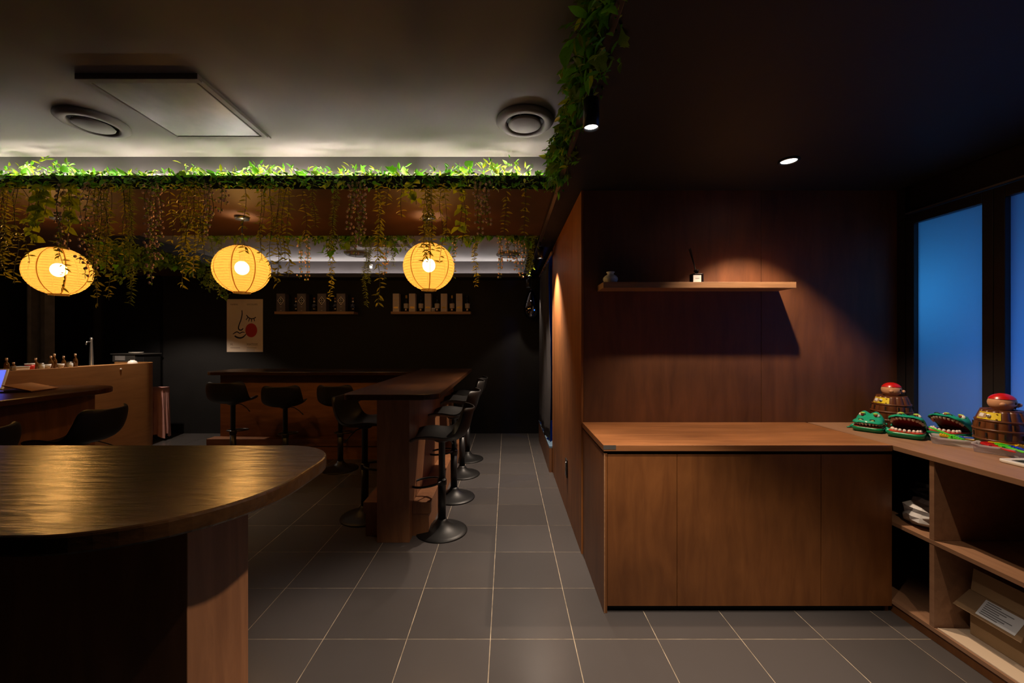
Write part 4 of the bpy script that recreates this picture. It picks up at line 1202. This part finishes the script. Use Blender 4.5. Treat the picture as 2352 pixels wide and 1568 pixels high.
barrel(2.445, 2.57, R_(-42), 'brown toy barrel with red-capped doll head in the corner by the shelf wall')
barrel(2.487, 2.03, R_(-45), 'brown toy barrel with red-capped doll head by the window mullion')

def tray(x, y, rz, hx, hy, h, label):
    t = thing('plastic_tray', label, 'tray', (x, y, ZB), rz, 'translucent plastic trays of toy swords')
    L = dict(local=True)
    def ring(a, b_, r): return arc(-a + r, -b_ + r, r, 180, 270, 5) + arc(a - r, -b_ + r, r, 270, 360, 5) + arc(a - r, b_ - r, r, 0, 90, 5) + arc(-a + r, b_ - r, r, 90, 180, 5)
    rs = [(ring(hx * .93, hy * .93, .018), 0), (ring(hx * .97, hy * .97, .02), h * .6), (ring(hx, hy, .022), h), (ring(hx + .004, hy + .004, .024), h)]
    v = []; f = []; n = len(rs[0][0])
    for rg, z in rs: v += [(a, b_, z) for a, b_ in rg]
    for i in range(3):
        for k in range(n): f.append((i * n + k, i * n + (k + 1) % n, (i + 1) * n + (k + 1) % n, (i + 1) * n + k))
    G().add(v, f).done('wall', 'tray_plastic', t, smooth=True, solid=.0015, **L)
    G().prism([(a * .99, b_ * .99) for a, b_ in rs[0][0]], .0005, .002).done('bottom', 'tray_plastic', t, **L)
tray(2.352, 2.128, R_(-42), .085, .062, .036, 'translucent plastic tray with green toy sword, left of the two')
tray(2.390, 1.945, R_(-60), .092, .066, .038, 'translucent plastic tray with red toy sword, right of the two')
def sword(p, yaw, pitch, col, label, wide=False):
    t = thing('toy_sword', label, 'toy', p, 0, 'plastic toy swords in the trays')
    t.rotation_euler = (0, pitch, yaw)
    t.scale = (1.2, 1.2, 1.2)
    L = dict(local=True)
    G().prism([(-.010, -.008), (.052, -.008), (.066, 0), (.052, .008), (-.010, .008)], -.002, .002).done('blade', col, t, bevel=.0008, **L)
    G().box(-.016, -.010, -.019, .019, -.004, .004).done('guard', col, t, bevel=.0015, **L)
    G().box(-.050, -.016, -.012, .012, -.005, .005).done('grip', col, t, bevel=.002, **L)
    for k in range(4):
        G().box(-.046 + k * .008, -.043 + k * .008, -.0125, .0125, .005, .0066).done('rib', col, t, **L)
z0 = ZB
sword((2.330, 2.135, z0 + .050), R_(118), R_(-20), 'sword_green', 'bright green toy sword leaning over the left tray rim')
sword((2.372, 2.093, z0 + .026), R_(-30), R_(6), 'sword_green', 'green toy sword lying low in the left tray')
sword((2.400, 2.108, z0 + .038), R_(-50), R_(-8), 'sword_blue', 'blue toy sword in the left tray')
sword((2.387, 2.150, z0 + .030), R_(-45), R_(5), 'sword_yellow', 'yellow toy sword in the left tray')
sword((2.345, 1.935, z0 + .036), R_(-95), R_(4), 'sword_red', 'red toy sword in the right tray')
sword((2.372, 1.905, z0 + .038), R_(-100), R_(3), 'sword_green', 'green toy sword beside the red one in the right tray')
sword((2.432, 1.955, z0 + .042), R_(160), R_(-5), 'sword_yellow', 'yellow toy sword at the back of the right tray')
sword((2.41, 1.885, z0 + .036), R_(-70), R_(0), 'sword_blue', 'blue toy sword in the right tray')
gc = thing('game_plate', 'white game plate with dark picture at the right end of the bench', 'game', (2.27, 1.76, ZB))
G().prism(arc(2.24, 1.72, .03, 180, 270, 5) + arc(2.33, 1.72, .03, 270, 360, 5) + arc(2.33, 1.80, .03, 0, 90, 5) + arc(2.24, 1.80, .03, 90, 180, 5), ZB, ZB + .014).done('plate', 'ceramic', gc, bevel=.004)
G().box(2.235, 2.33, 1.71, 1.79, ZB + .0142, ZB + .0152).done('picture', 'bag_black', gc)
G().box(2.25, 2.28, 1.73, 1.76, ZB + .0153, ZB + .0158).done('picture_patch', 'croc_dark', gc)
G().box(2.29, 2.32, 1.74, 1.78, ZB + .0153, ZB + .0158).done('picture_patch', 'croc_gum', gc)

# things inside the bench
cn = thing('carton', 'open cardboard carton with a shipping label in the lower bench compartment', 'box', (2.29, 1.76, .0705))
CZ = .0705
rz_ = Matrix.Rotation(R_(4), 3, 'Z')
G().box(2.14, 2.45, 1.648, 1.868, CZ + .006, CZ + .21).done('carton_body', 'cardboard', cn, bevel=.002)
G().add([(2.14, 1.868, CZ + .21), (2.14, 1.648, CZ + .21), (2.078, 1.633, CZ + .135), (2.078, 1.883, CZ + .135)], [(0, 1, 2, 3)]).done('flap', 'cardboard_dark', cn, solid=.004)
G().add([(2.14, 1.863, CZ + .212), (2.14, 1.648, CZ + .212), (2.17, 1.638, CZ + .30), (2.17, 1.878, CZ + .30)], [(0, 1, 2, 3)]).done('flap', 'cardboard', cn, solid=.004)
def flp(u, v_, off=.004):   # on the outer flap: u along y (towards camera), v_ down
    a = Vector((2.14, 1.848, CZ + .21)); bb = Vector((2.078, 1.848, CZ + .135))
    nrm = Vector((-.075, 0, .062)).normalized()
    return a + (bb - a) * v_ + Vector((0, -u, 0)) + nrm * off
G().add([flp(.05, .08), flp(.19, .08), flp(.19, .88), flp(.05, .88)], [(0, 1, 2, 3)]).done('shipping_label', 'label_grey', cn)
for k in range(7):
    G().add([flp(.06, .14 + k * .10, .0046), flp(.06 + .05 + .07 * ((k * 37) % 10) / 10, .14 + k * .10, .0046), flp(.06 + .05 + .07 * ((k * 37) % 10) / 10, .18 + k * .10, .0046), flp(.06, .18 + k * .10, .0046)], [(0, 1, 2, 3)]).done('label_print', 'print_grey', cn)
c2 = thing('carton', 'second cardboard carton nearer the right edge in the lower bench compartment', 'box', (2.3, 1.46, .0705))
G().box(2.16, 2.45, 1.35, 1.625, CZ, CZ + .13).done('carton_body', 'cardboard', c2, bevel=.002)
G().box(2.158, 2.452, 1.47, 1.51, CZ + .03, CZ + .1315).done('tape', 'label_tan', c2)
cbd = single(G().prism([(2.030, 1.905), (2.185, 1.895), (2.15, 1.0), (2.030, 1.0)], CZ, CZ + .005).done('cream_sheet', 'cream_board', None), 'cream board lying flat along the bottom bench shelf', 'board')
def bag(name, c, r, mat, label, seed, squash):
    rr = random.Random(seed)
    g = G().ball((0, 0, 0), 1, 1, 1, 22, 14)
    ph = [rr.uniform(0, 6) for _ in range(6)]
    out_ = []
    for p in g.v:
        p = Vector(p)
        k = 1 + .10 * math.sin(5 * p.x + ph[0]) * math.sin(4 * p.y + ph[1]) + .07 * math.sin(9 * p.z + 6 * p.x + ph[2]) + rr.uniform(-.05, .05)
        q = Vector((p.x * r[0] * k, p.y * r[1] * k, p.z * r[2] * k))
        q.z = max(q.z, -squash)
        out_.append((c[0] + q.x, c[1] + q.y, c[2] + squash + q.z))
    g.v = out_
    t = thing(name, label, 'bag', c)
    g.done('wrap', mat, t)
    return t
b_ = bag('package_bag', (2.19, 2.06, .4822), (.125, .12, .085), 'bag_white', 'crumpled white plastic package on the upper bench shelf', 3, .055)
G().tube([(2.08, 2.02, .54), (2.10, 1.97, .56), (2.14, 1.945, .53)], .006, 6).done('fold', 'bag_white', b_)
b_ = bag('package_bag', (2.24, 2.09, .622), (.12, .12, .065), 'bag_black', 'black plastic bag resting on the white package in the bench', 8, .03)
G().ball((2.24, 2.09, .705), .02, .02, .02, 10, 6).done('knot', 'bag_black', b_)

# ------------------------------------------------------------------ greenery
def leaf_into(g, pos, d, up, L, W, fold=.25, bend=.15):
    d = d.normalized(); s = d.cross(up)
    if s.length < 1e-3: s = d.cross(Vector((1, .3, 0)))
    s.normalize(); nrm = s.cross(d)
    p = lambda t, q, h: pos + d * (t * L) + s * (q * W) + nrm * (h * W - bend * L * t * t)
    v = [p(0, 0, 0), p(.35, .5, fold), p(.72, .36, fold), p(1, 0, 0), p(.72, -.36, fold), p(.35, -.5, fold), p(.5, 0, 0)]
    g.add(v, [(0, 1, 2, 6), (6, 2, 3), (6, 3, 4), (0, 6, 4, 5)])

# shared meshes for single large leaves (unit length along +x)
def leaf_mesh(kind, mat):
    g = G()
    if kind == 'ivy':
        out = [(0, 0), (-.05, .20), (.12, .48), (.30, .36), (.52, .46), (.62, .22), (1.0, 0), (.62, -.22), (.52, -.46), (.30, -.36), (.12, -.48), (-.05, -.20)]
        mid = [(.25, 0), (.55, 0)]
    elif kind == 'heart':
        out = [(0, 0), (-.08, .16), (.02, .36), (.28, .44), (.60, .30), (.85, .10), (1.0, 0), (.85, -.10), (.60, -.30), (.28, -.44), (.02, -.36), (-.08, -.16)]
        mid = [(.25, 0), (.6, 0)]
    else:
        out = [(0, 0), (.12, .07), (.32, .14), (.55, .155), (.78, .10), (.92, .04), (1.0, 0), (.92, -.04), (.78, -.10), (.55, -.155), (.32, -.14), (.12, -.07)]
        mid = [(.3, 0), (.65, 0)]
    v = [(x, y, .28 * abs(y) - .12 * x * x) for x, y in out] + [(x, y, -.12 * x * x) for x, y in mid]
    f = [(12, 0, 11, 10), (12, 10, 9, 8), (13, 12, 8, 7), (13, 7, 6), (13, 6, 5), (12, 13, 5, 4), (12, 4, 3, 2), (12, 2, 1, 0)]
    o = g.add(v, f).done('leaf', mat, None, smooth=True)
    me = o.data
    bpy.data.objects.remove(o)
    return me
LM = [leaf_mesh('ivy', 'leaf_ivy'), leaf_mesh('heart', 'leaf_ivy'), leaf_mesh('long', 'leaf_green'), leaf_mesh('long', 'leaf_lime'), leaf_mesh('ivy', 'leaf_green'), leaf_mesh('heart', 'leaf_green')]

def place_leaf(me, parent, pos, d, roll, L):
    o = bpy.data.objects.new('leaf', me)
    COL.objects.link(o); o.parent = parent
    d = d.normalized()
    q = d.to_track_quat('X', 'Z')
    m = q.to_matrix().to_4x4() @ Matrix.Rotation(roll, 4, 'X')
    o.matrix_local = Matrix.Translation(pos - parent.location) @ m @ Matrix.Scale(L, 4)
    return o

RG = random.Random(11)
def garland_lip_front():
    t = thing('leaf_garland', 'bushy artificial leaf garland along the lit front lip of the coffer', 'garland', (-2.0, 2.70, 2.50))
    pts = [(XL * .7 + (0.25 - XL * .7) * k / 60, 2.735, 2.535 + .01 * math.sin(k * .9)) for k in range(61)]
    G().tube(pts, .004, 5).done('stem', 'stem', t)
    # clump heights along the lip (image columns)
    def hump(x):
        p = 1164 + x * 928.6 / 2.72
        h = .048
        for c, wd, a in ((1110, 70, .075), (1180, 30, .06), (600, 60, .05), (830, 40, .03), (430, 20, .05), (130, 40, .07), (60, 60, .05), (930, 30, .03), (720, 50, .02)):
            h += a * math.exp(-((p - c) / wd) ** 2)
        return h
    for k in range(300):
        x = RG.uniform(-3.7, .26); h = hump(x)
        top = RG.random() < .62
        if top:
            pos = Vector((x, RG.uniform(2.69, 2.80), 2.50 + RG.uniform(0, h)))
            d = Vector((RG.uniform(-1, 1), RG.uniform(-.9, .5), RG.uniform(.1, 1.2)))
        else:
            pos = Vector((x, RG.uniform(2.655, 2.685), RG.uniform(2.44, 2.53)))
            d = Vector((RG.uniform(-1, 1), RG.uniform(-1, -.1), RG.uniform(-1, .4)))
        place_leaf(RG.choice(LM[1:]), t, pos, d, RG.uniform(-.8, .8), RG.uniform(.035, .07))
    for mat, cnt in (('leaf_lime', 900), ('leaf_green', 1300), ('leaf_ivy', 500), ('leaf_blue', 150)):
        g = G()
        for k in range(cnt):
            x = RG.uniform(-4.4, .28); h = hump(x)
            if mat == 'leaf_lime' and (h < .05 and RG.random() < .4): continue
            r = RG.random()
            if r < .60:
                pos = Vector((x, RG.uniform(2.695, 2.80), 2.49 + RG.uniform(0, 1) ** 1.3 * (h + .03)))
                d = Vector((RG.uniform(-1, 1), RG.uniform(-.9, .6), RG.uniform(-.2, 1.3)))
            else:
                pos = Vector((x, RG.uniform(2.65, 2.684), RG.uniform(2.435, 2.535)))
                d = Vector((RG.uniform(-1, 1), RG.uniform(-1, -.05), RG.uniform(-1.2, .5)))
            L_ = RG.uniform(.022, .05)
            leaf_into(g, pos, d, Vector((RG.uniform(-.6, .6), RG.uniform(-.6, .6), 1)), L_, L_ * RG.uniform(.28, .5))
        g.done('small_leaves', mat, t, kind='stuff')
    g = G()
    for k in range(140):
        c = RG.choice([-2.95, -2.4, -2.05, -.9, -.6, -.25])
        x = c + RG.gauss(0, .09)
        g.ball((x, RG.uniform(2.70, 2.79), 2.52 + RG.uniform(0, .035)), .007, .007, .006, 6, 4)
    g.done('small_blossoms', 'petal', t, kind='stuff')
garland_lip_front()

def garland_side():
    t = thing('leaf_garland', 'thick artificial leaf garland running along the right edge of the coffer towards the camera', 'garland', (.33, 1.8, 2.50))
    G().tube([(.325 + .01 * math.sin(k), .5 + 2.2 * k / 30, 2.53) for k in range(31)], .005, 5).done('stem', 'stem', t)
    def wdt(y): return .055 + .02 * math.sin(y * 9) + (.03 if y < 1.5 else 0) + .02 * math.sin(y * 23 + 1)
    for k in range(300):
        y = .75 + 1.98 * RG.random() ** .8
        a = RG.uniform(-.5, PI + 1.0)
        r = wdt(y) * RG.uniform(.4, 1.1)
        pos = Vector((.315 - r * math.sin(a) * .9 , y, 2.49 + r * math.cos(a) * 1.2))
        d = Vector((RG.uniform(-1.2, .5), RG.uniform(-1, .6), RG.uniform(-1.3, .4)))
        place_leaf(RG.choice([LM[0], LM[4], LM[2], LM[2], LM[5], LM[1], LM[3]]), t, pos, d, RG.uniform(-1, 1), RG.uniform(.045, .085))
    for mat, cnt in (('leaf_green', 700), ('leaf_ivy', 600), ('leaf_fern', 300)):
        g = G()
        for k in range(cnt):
            y = .75 + 1.98 * RG.random() ** .8
            a = RG.uniform(-.5, PI + 1.2); r = wdt(y) * RG.uniform(.1, 1.15)
            pos = Vector((.318 - r * math.sin(a), y, 2.49 + r * math.cos(a) * 1.2))
            d = Vector((RG.uniform(-1.2, .6), RG.uniform(-1, .6), RG.uniform(-1.3, .5)))
            L_ = RG.uniform(.028, .06)
            leaf_into(g, pos, d, Vector((RG.uniform(-.6, .6), RG.uniform(-.8, .4), 1)), L_, L_ * RG.uniform(.25, .5))
        g.done('small_leaves', mat, t, kind='stuff')
garland_side()

def garland_rear(name, label, p0, p1, drop, n1, n2, seed, big=True):
    rr = random.Random(seed)
    p0 = Vector(p0); p1 = Vector(p1)
    t = thing('leaf_garland', label, 'garland', (p0 + p1) / 2)
    G().tube([p0 + (p1 - p0) * (k / 20) for k in range(21)], .004, 5).done('stem', 'stem', t)
    for k in range(n1):
        u = rr.random()
        dz = drop * (.35 + .65 * abs(math.sin(u * 19 + seed)) * (.5 + .5 * math.sin(u * 7 + 1)))
        pos = p0 + (p1 - p0) * u + Vector((rr.uniform(-.05, .05), rr.uniform(-.05, .05), .03 - rr.random() * dz))
        d = Vector((rr.uniform(-1, 1), rr.uniform(-1, .3), rr.uniform(-1.2, .2)))
        place_leaf(rr.choice([LM[0], LM[1], LM[1], LM[5], LM[4]]), t, pos, d, rr.uniform(-.8, .8), rr.uniform(.05, .085))
    for mat, sh_ in (('leaf_ivy', .6), ('leaf_fern', .4)):
        g = G()
        for k in range(int(n2 * sh_)):
            u = rr.random()
            dz = drop * (.35 + .75 * abs(math.sin(u * 19 + seed)) * (.5 + .5 * math.sin(u * 7 + 1)))
            pos = p0 + (p1 - p0) * u + Vector((rr.uniform(-.06, .06), rr.uniform(-.06, .06), .04 - rr.random() * dz))
            d = Vector((rr.uniform(-1, 1), rr.uniform(-1, .5), rr.uniform(-1.2, .3)))
            L_ = rr.uniform(.025, .055)
            leaf_into(g, pos, d, Vector((rr.uniform(-.6, .6), rr.uniform(-.6, .6), 1)), L_, L_ * rr.uniform(.4, .7))
        g.done('small_leaves', mat, t, kind='stuff')
garland_rear('leaf_garland', 'dark ivy garland hanging along the left edge of the rear coffer', (-4.06, 3.95, 2.45), (-4.06, 5.85, 2.45), .42, 230, 1500, 5)
garland_rear('leaf_garland', 'thin ivy garland behind the middle lantern on the rear soffit edge', (-2.9, 3.92, 2.46), (-1.75, 3.92, 2.46), .10, 60, 400, 6)
garland_rear('leaf_garland', 'ivy garland hanging before the white air conditioner on the rear soffit edge', (-1.75, 3.92, 2.46), (-.95, 3.92, 2.46), .24, 90, 420, 7)
garland_rear('leaf_garland', 'ivy garland at the right end of the rear soffit edge', (-.60, 3.92, 2.46), (.28, 3.92, 2.46), .14, 80, 380, 9)

# hanging vines: each strand is one thing
LX = (-3.635, -2.148, -.632)
LPX = [1164 + x * 928.6 / 3.28 for x in LX]
vine_list = []   # (image column, lower end row, kind, depth, thickness, seed)
for a in [(8, 640, 'willow', 1.5), (40, 652, 'willow', 1.4), (78, 560, 'ivy', 1.0), (100, 520, 'ivy', 1.2), (138, 595, 'berry', 1.2), (137, 668, 'willow', .45), (160, 530, 'ivy', 1.1),
          (205, 640, 'berry', 1.3), (222, 700, 'willow', 1.4), (240, 560, 'berry', .9), (252, 690, 'willow', 1.1), (300, 698, 'fern', 1.2), (282, 600, 'willow', .8),
          (352, 655, 'berry', 1.3), (366, 600, 'berry', .9), (395, 560, 'willow', .6), (425, 662, 'willow', 1.5), (447, 640, 'willow', 1.5), (466, 600, 'willow', 1.0), (478, 552, 'berry', 1.1), (508, 490, 'berry', .9),
          (560, 580, 'willow', .5), (597, 598, 'willow', .8), (622, 640, 'willow', .9), (642, 655, 'willow', .8), (660, 636, 'willow', .7), (698, 560, 'willow', .6), (720, 520, 'fern', .4),
          (768, 540, 'fern', .8), (805, 500, 'berry', 1.0), (815, 590, 'berry', 1.2), (832, 545, 'berry', 1.0), (870, 702, 'willow', .7), (895, 480, 'willow', .5), (925, 500, 'willow', .5), (948, 470, 'ivy', .7),
          (978, 605, 'willow', 1.1), (990, 590, 'willow', 1.1), (1016, 606, 'willow', .9), (1052, 535, 'ivy', .6), (1062, 560, 'willow', .4), (1100, 545, 'berry', 1.1), (1122, 520, 'berry', .9),
          (1160, 540, 'willow', .4), (1205, 540, 'willow', .4)]:
    vine_list.append((*a, 2.66))
for a in [(486, 660, 'fern', 1.0), (505, 682, 'fern', .8), (690, 640, 'berry', .7), (706, 645, 'berry', .7), (762, 692, 'willow', .7), (838, 702, 'fern', 1.2), (845, 650, 'fern', .9), (884, 645, 'berry', .8), (902, 610, 'fern', .6),
          (1042, 640, 'berry', .7), (1095, 660, 'willow', .9), (1148, 640, 'berry', .8), (1165, 605, 'berry', .7), (1186, 625, 'berry', .9), (1197, 640, 'berry', .9), (1213, 635, 'fern', 1.6), (1222, 610, 'fern', 1.2)]:
    vine_list.append((*a, 3.93))

def zone(p):
    names = ['leftmost', 'middle', 'rightmost']
    if p < LPX[0] - 85: return 'left of the leftmost lantern'
    for k in range(3):
        hw = (85, 70, 60)[k]
        if abs(p - LPX[k]) <= hw: return 'over the %s lantern' % names[k]
        if k < 2 and p < LPX[k + 1] - (70, 60)[k]: return 'between the %s and %s lanterns' % (names[k], names[k + 1])
    return 'right of the rightmost lantern'
KN = {'willow': 'yellow-green willow vine', 'berry': 'pale berried vine', 'fern': 'fine feathery vine', 'ivy': 'broad-leaved ivy strand'}
groups = {}
for vn in sorted(vine_list):
    key = (vn[2], vn[4] > 3, zone(vn[0]))
    groups.setdefault(key, []).append(vn)
OR = ['first', 'second', 'third', 'fourth', 'fifth', 'sixth', 'seventh', 'eighth', 'ninth', 'tenth', 'eleventh', 'twelfth']
def vine(p, ybot, kind, thick, depth, label, seed):
    rr = random.Random(seed)
    x = (p - 1164) * depth / 928.6
    zt = 2.47
    zb = EYE + (784 - ybot) * depth / 928.6
    t = thing('hanging_vine', label, 'vine', (x, depth, zt), 0, 'artificial vines hanging from the coffer edges')
    Lh = zt - zb
    ns = max(1, round(thick * 2.4))
    gl = G(); gs = G(); gb = G()
    mat = {'willow': 'leaf_willow', 'berry': 'leaf_ivy', 'fern': 'leaf_fern', 'ivy': 'leaf_lime'}[kind]
    for s_ in range(ns):
        ox = 0 if s_ == 0 else rr.uniform(-.030, .030) * thick
        oy = 0 if s_ == 0 else rr.uniform(-.022, .015)
        ln = Lh * (1 if s_ == 0 else rr.uniform(.55, .97))
        n = max(6, int(ln / .03))
        ph = rr.uniform(0, 6); am = rr.uniform(.004, .014)
        pts = [Vector((x + ox * min(1, k / 3) + am * math.sin(k * .5 + ph) - am * math.sin(ph), depth + oy * min(1, k / 3) + am * .6 * math.cos(k * .43 + ph), zt - ln * k / n)) for k in range(n + 1)]
        gs.tube(pts, .0016, 4)
        if kind == 'willow':
            st_, L0, W0 = .026, .040, .012
        elif kind == 'berry':
            st_, L0, W0 = .034, .026, .010
        elif kind == 'fern':
            st_, L0, W0 = .012, .030, .0055
        else:
            st_, L0, W0 = .040, .060, .046
        m_ = int(ln / st_)
        for k in range(m_):
            u = (k + rr.random() * .6) / m_
            q = u * n; i = min(int(q), n - 1); pp = pts[i].lerp(pts[i + 1], q - i)
            for sd in (-1, 1):
                if rr.random() < .12: continue
                d = Vector((sd * rr.uniform(.5, 1.1), rr.uniform(-.9, .6), rr.uniform(-.9, .35) if kind != 'ivy' else rr.uniform(-1.3, -.1)))
                L_ = L0 * rr.uniform(.7, 1.25)
                leaf_into(gl, pp, d, Vector((rr.uniform(-.5, .5), -1, rr.uniform(.2, 1))), L_, W0 * rr.uniform(.8, 1.25), .2, .2)
            if kind == 'berry':
                for sd in (-1, 1):
                    if rr.random() < .30: continue
                    gb.ball(tuple(pp + Vector((sd * rr.uniform(.008, .022), rr.uniform(-.018, .010), rr.uniform(-.012, .01)))), .0078, .0078, .0095, 6, 5)
    gs.done('stem', 'stem', t)
    gl.done('leaves', mat, t, kind='stuff')
    if gb.v: gb.done('berries', 'berry', t, smooth=True, kind='stuff')
sd = 100
for key, lst in groups.items():
    for i, vn in enumerate(lst):
        sd += 1
        row = 'rear' if key[1] else 'front'
        nm = KN[key[0]]
        if len(lst) == 1: lab = '%s on the %s edge %s' % (nm, row, key[2])
        else: lab = '%s, %s from left on the %s edge %s' % (nm, OR[i], row, key[2])
        vine(vn[0], vn[1], vn[2], vn[3], vn[4], lab, sd)
